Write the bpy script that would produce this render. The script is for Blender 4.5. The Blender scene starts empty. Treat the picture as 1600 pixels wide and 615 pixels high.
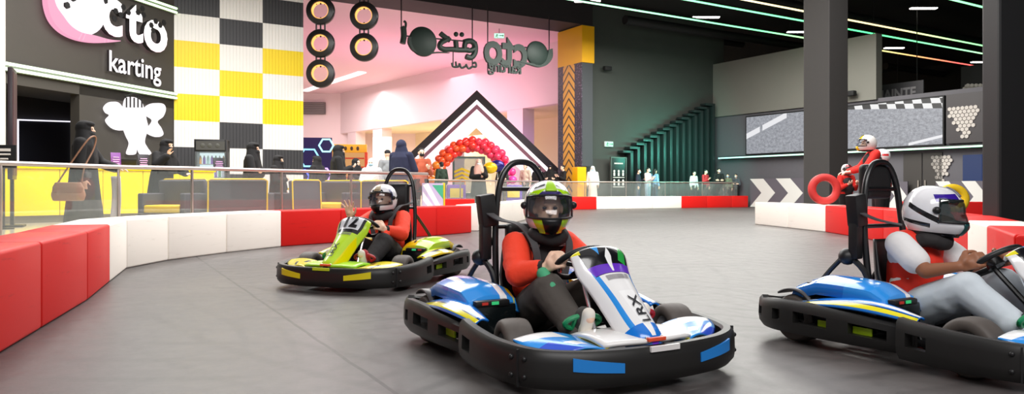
import bpy, bmesh, math, random
from math import sin, cos, pi, radians as R
from mathutils import Vector, Matrix

SC = bpy.context.scene
COL = SC.collection
random.seed(7)

# ---------------------------------------------------------------- camera, world, exposure
FOC, HZ, CZ = 1150.0, 295.0, 0.9          # focal length in px of a 1600 px frame, horizon row, lens height
cam_d = bpy.data.cameras.new('camera')
cam_d.sensor_width = 36.0
cam_d.lens = FOC / 1600.0 * 36.0
cam_d.shift_y = -(307.5 - HZ) / 1600.0
cam_d.clip_end = 300
cam = bpy.data.objects.new('camera', cam_d)
cam.location = (0, 0, CZ)
cam.rotation_euler = (pi / 2, 0, 0)
COL.objects.link(cam)
SC.camera = cam

SC.view_settings.view_transform = 'Standard'
SC.view_settings.look = 'None'
SC.view_settings.exposure = 0.06
SC.view_settings.gamma = 1.0
SC.view_settings.use_curve_mapping = False
try:
    SC.cycles.use_denoising = True
    SC.cycles.max_bounces = 6
    SC.cycles.transparent_max_bounces = 24
except Exception:
    pass

world = bpy.data.worlds.new('world')
SC.world = world
world.use_nodes = True
world.node_tree.nodes['Background'].inputs[0].default_value = (0.75, 0.74, 0.78, 1)
world.node_tree.nodes['Background'].inputs[1].default_value = 0.34


def area(name, loc, size, power, col=(1, 1, 1), rot=(0, 0, 0), size_y=None):
    l = bpy.data.lights.new(name, 'AREA')
    l.energy = power
    l.color = col
    l.shape = 'RECTANGLE'
    l.size = size
    l.size_y = size_y or size
    o = bpy.data.objects.new(name, l)
    o.location = loc
    o.rotation_euler = rot
    COL.objects.link(o)
    return o


# hall: rows of ceiling luminaires above the track, and an added front fill
area('track_light_near', (0.5, 3.5, 7.6), 9, 80, (1, .98, .97), size_y=6)
area('track_fill_behind', (1.6, -2.4, 6.4), 9, 620, (1, .98, .97), rot=(R(60), 0, 0), size_y=2.5)  # added fill from behind the camera to brighten the front faces
area('track_light_middle', (2.5, 13.0, 7.8), 14, 2000, (1, .98, .97), size_y=8)
area('track_light_far', (7.0, 27.0, 7.8), 12, 3200, (1, .98, .92), size_y=7)
area('lobby_light', (-6.5, 14.5, 7.2), 6, 1150, (1, .97, .93), size_y=8)
# mall behind the opening
area('mall_light', (-8.5, 41.5, 8.2), 12, 900, (1, .78, .84), size_y=14)
area('mall_uplight', (-5.0, 42, 3.2), 10, 420, (1, .40, .60), rot=(pi, 0, 0), size_y=8)
area('mall_light_deep', (-14, 52, 8.4), 8, 1300, (1, .88, .88), size_y=8)
area('shop_light', (-3, 56, 4.9), 18, 1500, (1, .86, .62), size_y=4)
area('lilac_light', (1.4, 38.5, 5.2), 2, 150, (.62, .25, 1))
sp_d = bpy.data.lights.new('violet_spot', 'SPOT')
sp_d.energy = 900
sp_d.color = (.75, .12, 1)
sp_d.spot_size = R(13)
sp_d.spot_blend = .8
sp_o = bpy.data.objects.new('violet_spot', sp_d)
sp_o.location = (1.2, 12.5, 8.2)
sp_o.rotation_euler = (Vector((-.55, 9.0, 0)) - Vector((1.2, 12.5, 8.2))).to_track_quat('-Z', 'Y').to_euler()
COL.objects.link(sp_o)

# ---------------------------------------------------------------- helpers
def at(px, d, z=0.0):
    """the place at distance d seen in pixel column px"""
    return Vector(((px - 800.0) / FOC * d, d, z))


def zat(py, d):
    return CZ + (HZ - py) / FOC * d


A = Vector((.855, .518, 0)).normalized()      # the building's two axes
B = Vector((-.518, .855, 0)).normalized()
UP = Vector((0, 0, 1))


def lin(c):
    if isinstance(c, str):
        c = [int(c[i:i + 2], 16) / 255 for i in (0, 2, 4)]
    return tuple(x / 12.92 if x <= .04045 else ((x + .055) / 1.055) ** 2.4 for x in c) + (1,)


def node(nt, t, **kw):
    n = nt.nodes.new(t)
    for k, v in kw.items():
        setattr(n, k, v)
    return n


MATS = {}


def mat(name, col, rough=.5, metal=0., noise=0., nscale=8., coat=0., emit=None, es=0., bump=0., spec=.5, alpha=1.):
    if name in MATS:
        return MATS[name]
    m = bpy.data.materials.new(name)
    m.use_nodes = True
    nt = m.node_tree
    b = nt.nodes['Principled BSDF']
    b.inputs['Base Color'].default_value = lin(col)
    b.inputs['Roughness'].default_value = rough
    b.inputs['Metallic'].default_value = metal
    b.inputs['Coat Weight'].default_value = coat
    b.inputs['Specular IOR Level'].default_value = spec
    if emit:
        b.inputs['Emission Color'].default_value = lin(emit)
        b.inputs['Emission Strength'].default_value = es
    if noise or bump:
        tc = node(nt, 'ShaderNodeTexCoord')
        nz = node(nt, 'ShaderNodeTexNoise')
        nz.inputs['Scale'].default_value = nscale
        nz.inputs['Detail'].default_value = 5
        nt.links.new(tc.outputs['Object'], nz.inputs['Vector'])
        if noise:
            mx = node(nt, 'ShaderNodeMix', data_type='RGBA')
            c = lin(col)
            mx.inputs[6].default_value = tuple(max(0, x * (1 - noise)) for x in c[:3]) + (1,)
            mx.inputs[7].default_value = tuple(min(1, x * (1 + noise)) for x in c[:3]) + (1,)
            nt.links.new(nz.outputs['Fac'], mx.inputs[0])
            nt.links.new(mx.outputs[2], b.inputs['Base Color'])
        if bump:
            bp = node(nt, 'ShaderNodeBump')
            bp.inputs['Strength'].default_value = bump
            bp.inputs['Distance'].default_value = .02
            nt.links.new(nz.outputs['Fac'], bp.inputs['Height'])
            nt.links.new(bp.outputs['Normal'], b.inputs['Normal'])
    MATS[name] = m
    return m


def glow(name, col, s):
    return mat(name, (.02, .02, .02), .5, emit=col, es=s)


def glassy(name, tint, opac=.12, gloss=.10, rough=.02):
    """thin pane: mostly see-through, a little mirror, a little tint"""
    if name in MATS:
        return MATS[name]
    m = bpy.data.materials.new(name)
    m.use_nodes = True
    nt = m.node_tree
    nt.nodes.remove(nt.nodes['Principled BSDF'])
    out = nt.nodes['Material Output']
    tr = node(nt, 'ShaderNodeBsdfTransparent')
    df = node(nt, 'ShaderNodeBsdfDiffuse')
    df.inputs[0].default_value = lin(tint)
    gl = node(nt, 'ShaderNodeBsdfGlossy')
    gl.inputs['Roughness'].default_value = rough
    m1 = node(nt, 'ShaderNodeMixShader')
    m1.inputs[0].default_value = opac
    m2 = node(nt, 'ShaderNodeMixShader')
    m2.inputs[0].default_value = gloss
    nt.links.new(tr.outputs[0], m1.inputs[1])
    nt.links.new(df.outputs[0], m1.inputs[2])
    nt.links.new(m1.outputs[0], m2.inputs[1])
    nt.links.new(gl.outputs[0], m2.inputs[2])
    nt.links.new(m2.outputs[0], out.inputs[0])
    MATS[name] = m
    return m


def decal(name, base, polys, rough=.22, coat=.6, swap=None):
    """painted plastic: convex colour fields laid out in the part's own UV space"""
    m = bpy.data.materials.new(name)
    m.use_nodes = True
    nt = m.node_tree
    b = nt.nodes['Principled BSDF']
    b.inputs['Roughness'].default_value = rough
    b.inputs['Coat Weight'].default_value = coat
    b.inputs['Coat Roughness'].default_value = .1
    uv = node(nt, 'ShaderNodeUVMap', uv_map='UVMap')
    sp = node(nt, 'ShaderNodeSeparateXYZ')
    nt.links.new(uv.outputs[0], sp.inputs[0])
    cur = None
    for col, pts in polys:
        ar = sum(pts[i][0] * pts[(i + 1) % len(pts)][1] - pts[(i + 1) % len(pts)][0] * pts[i][1] for i in range(len(pts)))
        if ar < 0:
            pts = pts[::-1]
        mask = None
        for i, p in enumerate(pts):
            q = pts[(i + 1) % len(pts)]
            ex, ey = q[0] - p[0], q[1] - p[1]
            a_, b_ = -ey, ex
            c_ = -(a_ * p[0] + b_ * p[1])
            m1 = node(nt, 'ShaderNodeMath', operation='MULTIPLY_ADD')
            nt.links.new(sp.outputs[0], m1.inputs[0])
            m1.inputs[1].default_value = a_
            m1.inputs[2].default_value = c_
            m2 = node(nt, 'ShaderNodeMath', operation='MULTIPLY_ADD')
            nt.links.new(sp.outputs[1], m2.inputs[0])
            m2.inputs[1].default_value = b_
            nt.links.new(m1.outputs[0], m2.inputs[2])
            g = node(nt, 'ShaderNodeMath', operation='GREATER_THAN')
            nt.links.new(m2.outputs[0], g.inputs[0])
            g.inputs[1].default_value = 0
            if mask is None:
                mask = g
            else:
                k = node(nt, 'ShaderNodeMath', operation='MULTIPLY')
                nt.links.new(mask.outputs[0], k.inputs[0])
                nt.links.new(g.outputs[0], k.inputs[1])
                mask = k
        mx = node(nt, 'ShaderNodeMix', data_type='RGBA')
        nt.links.new(mask.outputs[0], mx.inputs[0])
        if cur is None:
            mx.inputs[6].default_value = lin(base)
        else:
            nt.links.new(cur.outputs[2], mx.inputs[6])
        mx.inputs[7].default_value = lin(col)
        cur = mx
    if cur is None:
        b.inputs['Base Color'].default_value = lin(base)
    else:
        nt.links.new(cur.outputs[2], b.inputs['Base Color'])
    return m


# ---- objects
def tag(o, label=None, cat=None, group=None, kind=None):
    if label:
        o['label'] = label
    if cat:
        o['category'] = cat
    if group:
        o['group'] = group
    if kind:
        o['kind'] = kind
    return o


def empty(name, loc=(0, 0, 0), rz=0., label=None, cat=None, group=None):
    o = bpy.data.objects.new(name, None)
    o.empty_display_size = .1
    o.location = loc
    o.rotation_euler = (0, 0, rz)
    COL.objects.link(o)
    return tag(o, label, cat, group)


def obj(name, bm, m, parent=None, smooth=True, label=None):
    me = bpy.data.meshes.new(name)
    bm.normal_update()
    bm.to_mesh(me)
    bm.free()
    for mm in (m if isinstance(m, (list, tuple)) else [m]):
        me.materials.append(mm)
    if smooth:
        me.polygons.foreach_set('use_smooth', [True] * len(me.polygons))
        try:
            me.set_sharp_from_angle(angle=R(38))
        except Exception:
            pass
    o = bpy.data.objects.new(name, me)
    COL.objects.link(o)
    if parent:
        o.parent = parent
    if label:
        o['label'] = label
    return o


def struct(name, bm, m, smooth=False):
    o = obj(name, bm, m, None, smooth)
    o['kind'] = 'structure'
    return o


def copy_tree(o, parent=None):
    c = o.copy()
    COL.objects.link(c)
    if parent:
        c.parent = parent
    for ch in [x for x in COL.objects if x.parent == o]:
        copy_tree(ch, c)
    return c


def BM():
    return bmesh.new()


def box(bm, c, s, rot=None, bev=0., seg=2, mi=0):
    r = bmesh.ops.create_cube(bm, size=1.0)
    vs = r['verts']
    fs = {f for v in vs for f in v.link_faces}
    for f in fs:
        f.material_index = mi
    M = Matrix.Translation(Vector(c)) @ (rot.to_4x4() if rot else Matrix()) @ Matrix.Diagonal((s[0], s[1], s[2], 1))
    bmesh.ops.transform(bm, matrix=M, verts=vs)
    if bev:
        es = list({e for v in vs for e in v.link_edges})
        bmesh.ops.bevel(bm, geom=es, offset=bev, segments=seg, affect='EDGES', profile=.6)


def frame_rot(x, y, z):
    return Matrix((x, y, z)).transposed()


AXR = frame_rot(A, B, UP)          # local x along A, local y along B


def prism(bm, pts, h0, h1, fn, mi=0):
    """extrude a 2-D outline: fn(a,b,h) -> world"""
    n = len(pts)
    lo = [bm.verts.new(fn(p[0], p[1], h0)) for p in pts]
    hi = [bm.verts.new(fn(p[0], p[1], h1)) for p in pts]
    fs = [bm.faces.new(lo), bm.faces.new(hi[::-1])]
    for i in range(n):
        j = (i + 1) % n
        fs.append(bm.faces.new((lo[i], hi[i], hi[j], lo[j])))
    for f in fs:
        f.material_index = mi
    bmesh.ops.recalc_face_normals(bm, faces=fs)
    return fs


def smooth_path(pts, n=6, closed=False):
    P = [Vector(p) for p in pts]
    out = []
    N = len(P)
    for i in range(N if closed else N - 1):
        p0 = P[(i - 1) % N] if closed or i > 0 else P[0]
        p1, p2 = P[i], P[(i + 1) % N]
        p3 = P[(i + 2) % N] if closed or i + 2 < N else P[-1]
        for k in range(n):
            t = k / n
            out.append(.5 * ((2 * p1) + (p2 - p0) * t + (2 * p0 - 5 * p1 + 4 * p2 - p3) * t * t + (3 * p1 - p0 - 3 * p2 + p3) * t ** 3))
    if not closed:
        out.append(P[-1])
    return out


def tube(bm, pts, r, n=10, closed=False, sm=0, mi=0):
    P = [Vector(p) for p in pts]
    if sm:
        P = smooth_path(P, sm, closed)
    N = len(P)
    rr = r if callable(r) else (lambda t: r)
    rings = []
    prev = None
    for i, p in enumerate(P):
        if closed:
            t = (P[(i + 1) % N] - P[i - 1]).normalized()
        else:
            t = (P[min(i + 1, N - 1)] - P[max(i - 1, 0)]).normalized()
        if prev is None:
            a = t.orthogonal().normalized()
        else:
            a = prev - t * prev.dot(t)
            a = a.normalized() if a.length > 1e-6 else t.orthogonal().normalized()
        prev = a
        b = t.cross(a)
        q = rr(i / max(1, N - 1))
        rings.append([bm.verts.new(p + (a * cos(2 * pi * k / n) + b * sin(2 * pi * k / n)) * q) for k in range(n)])
    fs = []
    for i in range(N if closed else N - 1):
        r0, r1 = rings[i], rings[(i + 1) % N]
        for k in range(n):
            fs.append(bm.faces.new((r0[k], r0[(k + 1) % n], r1[(k + 1) % n], r1[k])))
    if not closed:
        fs.append(bm.faces.new(rings[0][::-1]))
        fs.append(bm.faces.new(rings[-1]))
    for f in fs:
        f.material_index = mi


def lathe(bm, prof, n=28, M=None, mi=0, sector=None):
    """prof: (radius, height) pairs revolved about local z"""
    M = M or Matrix()
    rings = []
    for rad, z in prof:
        if rad < 1e-5:
            rings.append([bm.verts.new(M @ Vector((0, 0, z)))])
        else:
            rings.append([bm.verts.new(M @ Vector((rad * cos(2 * pi * k / n), rad * sin(2 * pi * k / n), z))) for k in range(n)])
    fs = []
    for a, b in zip(rings, rings[1:]):
        for k in range(n):
            j = (k + 1) % n
            if len(a) == 1 and len(b) == 1:
                continue
            if len(a) == 1:
                fs.append(bm.faces.new((a[0], b[k], b[j])))
            elif len(b) == 1:
                fs.append(bm.faces.new((a[k], b[0], a[j])))
            else:
                fs.append(bm.faces.new((a[k], b[k], b[j], a[j])))
    for f in fs:
        f.material_index = mi
    bmesh.ops.recalc_face_normals(bm, faces=fs)


def ball(bm, c, r, rot=None, n=16, mi=0):
    res = bmesh.ops.create_uvsphere(bm, u_segments=n, v_segments=max(6, n // 2), radius=1)
    rr = (r, r, r) if isinstance(r, (int, float)) else r
    M = Matrix.Translation(Vector(c)) @ (rot.to_4x4() if rot else Matrix()) @ Matrix.Diagonal((rr[0], rr[1], rr[2], 1))
    bmesh.ops.transform(bm, matrix=M, verts=res['verts'])
    for v in res['verts']:
        for f in v.link_faces:
            f.material_index = mi


def surf(bm, fn, nu, nv, keep=None, wrap=False):
    """grid surface fn(u,v)->point with a UV map"""
    uvl = bm.loops.layers.uv.get('UVMap') or bm.loops.layers.uv.new('UVMap')
    g = [[bm.verts.new(fn(i / nu, j / nv)) for i in range(nu + (0 if wrap else 1))] for j in range(nv + 1)]
    for j in range(nv):
        for i in range(nu):
            if keep and not keep((i + .5) / nu, (j + .5) / nv):
                continue
            i2 = (i + 1) % nu if wrap else i + 1
            try:
                f = bm.faces.new((g[j][i], g[j][i2], g[j + 1][i2], g[j + 1][i]))
            except ValueError:
                continue
            for l, (a, b) in zip(f.loops, ((i, j), (i + 1, j), (i + 1, j + 1), (i, j + 1))):
                l[uvl].uv = (a / nu, b / nv)
    bmesh.ops.delete(bm, geom=[v for v in bm.verts if not v.link_faces], context='VERTS')
    bmesh.ops.recalc_face_normals(bm, faces=bm.faces[:])


def solid(o, t, off=-1):
    m = o.modifiers.new('thickness', 'SOLIDIFY')
    m.thickness = t
    m.offset = off
    return o


_txt = {}


def text_geo(s, size=1., offset=0., extrude=0.):
    key = (s, size, offset, extrude)
    if key not in _txt:
        cu = bpy.data.curves.new('t', 'FONT')
        cu.body = s
        cu.size = size
        cu.align_x = 'CENTER'
        cu.align_y = 'CENTER'
        cu.offset = offset
        cu.extrude = extrude
        cu.resolution_u = 4
        o = bpy.data.objects.new('t', cu)
        me = bpy.data.meshes.new_from_object(o)
        _txt[key] = ([v.co.copy() for v in me.vertices], [tuple(p.vertices) for p in me.polygons])
        bpy.data.objects.remove(o)
        bpy.data.meshes.remove(me)
        bpy.data.curves.remove(cu)
    return _txt[key]


def text(bm, s, fn, size=1., offset=0., extrude=0., mi=0):
    vs, fs = text_geo(s, size, offset, extrude)
    V = [bm.verts.new(fn(v)) for v in vs]
    for f in fs:
        try:
            bm.faces.new([V[i] for i in f]).material_index = mi
        except ValueError:
            pass


class Blob:
    """soft body: tapered limbs and ellipsoids fused into one continuous surface"""
    def __init__(self):
        self.bm = bmesh.new()

    def ell(self, c, r, rot=None, n=16):
        ball(self.bm, c, r, rot, n)
        return self

    def cap(self, a, ra, b, rb, n=12):
        a, b = Vector(a), Vector(b)
        d = b - a
        if d.length < 1e-5:
            return self.ell(a, ra)
        t = d.normalized()
        x = t.orthogonal().normalized()
        y = t.cross(x)
        prof = [(-pi / 2 + pi / 2 * k / 4, 0) for k in range(0, 5)] + [(pi / 2 * k / 4, 1) for k in range(0, 5)]
        rings = []
        for ang, e in prof:
            c, r = (a, ra) if e == 0 else (b, rb)
            p = c + t * (sin(ang) * r)
            q = cos(ang) * r
            if q < 1e-6:
                rings.append([self.bm.verts.new(p)])
            else:
                rings.append([self.bm.verts.new(p + (x * cos(2 * pi * k / n) + y * sin(2 * pi * k / n)) * q) for k in range(n)])
        for r0, r1 in zip(rings, rings[1:]):
            for k in range(n):
                j = (k + 1) % n
                if len(r0) == 1:
                    self.bm.faces.new((r0[0], r1[j], r1[k]))
                elif len(r1) == 1:
                    self.bm.faces.new((r0[k], r0[j], r1[0]))
                else:
                    self.bm.faces.new((r0[k], r0[j], r1[j], r1[k]))
        return self

    def chain(self, pts, rs):
        for i in range(len(pts) - 1):
            self.cap(pts[i], rs[i], pts[i + 1], rs[i + 1])
        return self

    def tris(self, rings):
        """closed loft through rings of equal count"""
        V = [[self.bm.verts.new(p) for p in r] for r in rings]
        n = len(V[0])
        fs = []
        for r0, r1 in zip(V, V[1:]):
            for k in range(n):
                fs.append(self.bm.faces.new((r0[k], r0[(k + 1) % n], r1[(k + 1) % n], r1[k])))
        fs.append(self.bm.faces.new(V[0][::-1]))
        fs.append(self.bm.faces.new(V[-1]))
        bmesh.ops.recalc_face_normals(self.bm, faces=fs)
        return self

    def build(self, name, m, parent, voxel=.012, smooth=4, label=None):
        bmesh.ops.recalc_face_normals(self.bm, faces=self.bm.faces[:])
        o = obj(name, self.bm, m, parent, True, label)
        rm = o.modifiers.new('fuse', 'REMESH')
        rm.mode = 'VOXEL'
        rm.voxel_size = voxel
        rm.use_smooth_shade = True
        if smooth:
            s = o.modifiers.new('soften', 'SMOOTH')
            s.factor = .5
            s.iterations = smooth
        return o


def ering(c, rx, ry, n=20, fold=0., k=7, ph=0.):
    return [Vector((c[0] + rx * cos(2 * pi * i / n) * (1 + fold * sin(k * 2 * pi * i / n + ph)),
                    c[1] + ry * sin(2 * pi * i / n) * (1 + fold * sin(k * 2 * pi * i / n + ph)), c[2])) for i in range(n)]

# ---------------------------------------------------------------- layout lines
PLAT = .18                                             # raised visitors' floor
RAILZ = 1.22
CHAIN = [(-2.25, 2.4), (-2.65, 3.57), (-3.04, 4.76), (-3.43, 5.95), (-3.9, 7.14), (-4.37, 8.35), (-4.34, 9.3), (-4.03, 10.4), (-3.6, 11.5),
         (-2.88, 12.4), (-2.17, 13.3), (-1.45, 14.2), (-.83, 15.2)]
CHAINCOL = 'RRRRWWWWRRRR'
LONG0, LONG1 = Vector((-.83, 15.2, 0)), Vector((2.5, 32.0, 0))
FAR = [(2.5, 32.0), (3.75, 32.6), (5.1, 33.25), (6.5, 33.95), (8.0, 34.7), (9.4, 35.4), (10.8, 36.1), (11.75, 36.6)]
FARCOL = 'RWWWRRR'


def WS(t, z, off=0.):                                   # stair wall, off towards the hall
    return Vector((3.50, 34.73, z)) + A * t - B * off


def WB(t, z, off=0.):                                   # screen wall, t towards the camera
    return Vector((11.03, 38.7, z)) - B * t - A * off


FD, FN = Vector((-.252, -.968, 0)).normalized(), Vector((.968, -.252, 0)).normalized()


def FS(s, z, off=0.):                                   # fascia with the big sign, s towards the camera
    return Vector((-10.1, 22, z)) + FD * s + FN * off


def CW(t, z, off=0.):                                   # chequered wall
    return Vector((-10.1, 22, z)) + A * t - B * off


def OP(t, z, off=0.):                                   # plane of the opening to the mall, t to the left
    return Vector((3.25, 34, z)) - A * t - B * off


def on_plane(px, py, base, du):
    """point where the sight line of (px,py) meets the vertical plane base + du*t"""
    k = (px - 800.0) / FOC
    t = (k * base.y - base.x) / (du.x - k * du.y)
    p = base + du * t
    return Vector((p.x, p.y, zat(py, p.y))), t


# ---------------------------------------------------------------- floor
def floor_material():
    m = bpy.data.materials.new('track_floor')
    m.use_nodes = True
    nt = m.node_tree
    L = nt.links.new
    b = nt.nodes['Principled BSDF']
    tc = node(nt, 'ShaderNodeTexCoord')

    def mth(op, *a):
        n = node(nt, 'ShaderNodeMath', operation=op)
        for i, x in enumerate(a):
            if isinstance(x, (int, float)):
                n.inputs[i].default_value = x
            else:
                L(x, n.inputs[i])
        return n.outputs[0]

    def noise_(scale, detail=6, rough=.6, vec=None):
        n = node(nt, 'ShaderNodeTexNoise')
        n.inputs['Scale'].default_value = scale
        n.inputs['Detail'].default_value = detail
        n.inputs['Roughness'].default_value = rough
        L(vec or tc.outputs['Object'], n.inputs['Vector'])
        return n.outputs['Fac']
    big = noise_(.55)
    fine = noise_(9, 8, .7)
    cr = node(nt, 'ShaderNodeValToRGB')
    cr.color_ramp.elements[0].position = .25
    cr.color_ramp.elements[0].color = lin('4a4545')
    cr.color_ramp.elements[1].position = .75
    cr.color_ramp.elements[1].color = lin('65615f')
    L(mth('ADD', mth('MULTIPLY', big, .65), mth('MULTIPLY', fine, .35)), cr.inputs[0])
    col = cr.outputs[0]

    def darken(col, fac, c='383534'):
        mx = node(nt, 'ShaderNodeMix', data_type='RGBA')
        L(fac, mx.inputs[0])
        L(col, mx.inputs[6])
        mx.inputs[7].default_value = lin(c)
        return mx.outputs[2]
    # tyre marks: arcs about several turning points, broken up by noise
    for (cx, cy, sc, th, seed, amt) in ((-7, 2, 1.3, .78, .3, .75), (6, 12, .9, .80, 1.7, .65), (-2, 22, .8, .78, 2.9, .65), (5, -4, 1.1, .78, 4.1, .75), (-12, 10, 1.0, .80, 5.0, .65)):
        mp = node(nt, 'ShaderNodeMapping')
        mp.inputs['Location'].default_value = (-cx, -cy, 0)
        L(tc.outputs['Object'], mp.inputs[0])
        w = node(nt, 'ShaderNodeTexWave', wave_type='RINGS', rings_direction='Z', wave_profile='SIN')
        w.inputs['Scale'].default_value = sc
        w.inputs['Distortion'].default_value = 2.2
        w.inputs['Detail'].default_value = 3
        w.inputs['Detail Scale'].default_value = .5
        w.inputs['Phase Offset'].default_value = seed
        L(mp.outputs[0], w.inputs['Vector'])
        mr = node(nt, 'ShaderNodeMapRange')
        mr.inputs[1].default_value = th
        mr.inputs[2].default_value = 1.0
        L(w.outputs['Fac'], mr.inputs[0])
        mp2 = node(nt, 'ShaderNodeMapping')
        mp2.inputs['Location'].default_value = (seed * 3, seed, 0)
        L(tc.outputs['Object'], mp2.inputs[0])
        br = node(nt, 'ShaderNodeMapRange')
        br.inputs[1].default_value = .45
        br.inputs[2].default_value = .7
        L(noise_(.8, 3, .5, mp2.outputs[0]), br.inputs[0])
        col = darken(col, mth('MULTIPLY', mth('MULTIPLY', mr.outputs[0], br.outputs[0]), amt))
    # saw-cut joints and cracks
    sp = node(nt, 'ShaderNodeSeparateXYZ')
    wob = noise_(2.0, 4)
    L(tc.outputs['Object'], sp.inputs[0])
    for (p, q, w, amt) in (((-4.24, 9.86), (-.506, 3.23), .011, .95), ((-4.6, 5.2), (-2.86, 7.35), .006, .55), ((1.2, 13.5), (6.5, 9.3), .012, .6), ((2.2, 12.6), (7.0, 12.0), .010, .4)):
        dx, dy = q[0] - p[0], q[1] - p[1]
        ln = math.hypot(dx, dy)
        nx, ny = -dy / ln, dx / ln
        dist = mth('ABSOLUTE', mth('ADD', mth('ADD', mth('MULTIPLY', sp.outputs[0], nx), mth('MULTIPLY', sp.outputs[1], ny)),
                                   mth('ADD', mth('MULTIPLY', wob, .03), -(nx * p[0] + ny * p[1]) - .015)))
        col = darken(col, mth('MULTIPLY', mth('LESS_THAN', dist, w), amt), '1c1a1a')
    # uneven darker band along the foot of the near red barrier
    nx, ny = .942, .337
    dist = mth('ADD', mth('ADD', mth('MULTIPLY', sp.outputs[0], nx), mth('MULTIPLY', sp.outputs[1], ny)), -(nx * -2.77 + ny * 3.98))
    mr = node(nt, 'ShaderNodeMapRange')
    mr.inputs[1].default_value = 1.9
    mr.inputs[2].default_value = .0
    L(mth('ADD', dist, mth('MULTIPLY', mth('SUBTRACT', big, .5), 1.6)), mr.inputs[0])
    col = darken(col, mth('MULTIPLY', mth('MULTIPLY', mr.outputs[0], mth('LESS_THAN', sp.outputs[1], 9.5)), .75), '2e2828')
    L(col, b.inputs['Base Color'])
    rr = mth('ADD', mth('MULTIPLY', fine, .25), .30)
    L(rr, b.inputs['Roughness'])
    bp = node(nt, 'ShaderNodeBump')
    bp.inputs['Strength'].default_value = .12
    bp.inputs['Distance'].default_value = .01
    L(fine, bp.inputs['Height'])
    L(bp.outputs[0], b.inputs['Normal'])
    return m


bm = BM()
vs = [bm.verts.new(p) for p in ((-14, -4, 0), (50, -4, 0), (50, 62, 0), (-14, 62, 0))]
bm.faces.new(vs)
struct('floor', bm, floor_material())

M_tile = mat('visitor_floor', 'b9b2a2', .18, noise=.10, nscale=3)
bm = BM()


def behind(pts, off):
    out = []
    P = [Vector((p[0], p[1], 0)) for p in pts]
    for i, p in enumerate(P):
        d = Vector((0, 0, 0))
        if i > 0:
            d += (p - P[i - 1]).normalized()
        if i < len(P) - 1:
            d += (P[i + 1] - p).normalized()
        d.normalize()
        out.append(p + Vector((-d.y, d.x, 0)) * off)
    return out


edge = behind([(-1.9, 1.3)] + CHAIN[:-1] + [(-1.1, 15.0), (2.4, 32.1)] + FAR[1:], .52)
poly = [(p.x, p.y) for p in edge] + [(12.0, 37.4), (11.2, 38.7), (11.2, 43), (22, 75), (-32, 75), (-32, 1.3)]
prism(bm, poly, .0, PLAT, lambda a, b, h: Vector((a, b, h)))
bmesh.ops.triangulate(bm, faces=[f for f in bm.faces if len(f.verts) > 4])
struct('floor_platform', bm, M_tile)

# ---------------------------------------------------------------- hall walls and ceiling
M_wall = mat('charcoal_wall', '55575a', .7, noise=.08, nscale=2)
M_wallg = mat('charcoal_green_wall', '40433f', .75, noise=.10, nscale=1.5)
M_wallu = mat('upper_grey_wall', '77766f', .8, noise=.06, nscale=.7)
M_black = mat('matt_black', '141416', .75)
M_dark = mat('soft_black', '1d1d20', .6)
M_white = mat('white_paint', 'f2efea', .6)

bm = BM()
box(bm, (16, 28, 9.7), (90, 84, .2))
struct('ceiling', bm, mat('black_ceiling', '0e0e10', .9))

bm = BM()
prism(bm, [(0, 0), (9.2, 0), (9.2, 9.6), (0, 9.6)], -.3, 0, lambda a, b, h: WS(a, b, h))
struct('wall_stairs', bm, M_wallg)
bm = BM()
prism(bm, [(-.9, 0), (26, 0), (26, 4.75), (-.9, 4.75)], -.3, 0, lambda a, b, h: WB(a, b, h))
struct('wall_screen', bm, mat('screen_wall', '5d5b61', .7, noise=.06))
bm = BM()
prism(bm, [(-.9, 4.7), (8.7, 4.7), (8.7, 7.5), (-.9, 7.5)], -.3, .12, lambda a, b, h: WB(a, b, h))
struct('wall_screen_upper', bm, M_wallu)
bm = BM()
prism(bm, [(9.5, 0), (30, 0), (30, 6.4), (9.5, 6.4)], -5.3, -5., lambda a, b, h: WB(a, b, h))
prism(bm, [(-25, 0), (45, 0), (45, 9.6), (-25, 9.6)], -23.3, -23., lambda a, b, h: WB(a, b, h))
struct('wall_back_right', bm, M_black)

# fascia: upper wall, lower wall, recess
bm = BM()
prism(bm, [(0, 3.55), (14, 3.55), (14, 9.6), (0, 9.6)], -.3, 0, lambda a, b, h: FS(a, b, h))
prism(bm, [(0, PLAT), (3.43, PLAT), (3.43, 3.55), (0, 3.55)], -.3, -.02, lambda a, b, h: FS(a, b, h))
prism(bm, [(0, 3.3), (14, 3.3), (14, 3.55), (0, 3.55)], -1.9, -.02, lambda a, b, h: FS(a, b, h))
struct('wall_fascia', bm, mat('fascia_grey', '413d38', .65, noise=.05))
bm = BM()
prism(bm, [(0, PLAT), (14, PLAT), (14, 3.4), (0, 3.4)], -2.1, -1.8, lambda a, b, h: FS(a, b, h))
struct('wall_recess', bm, mat('recess_black', '26252a', .6))

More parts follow.
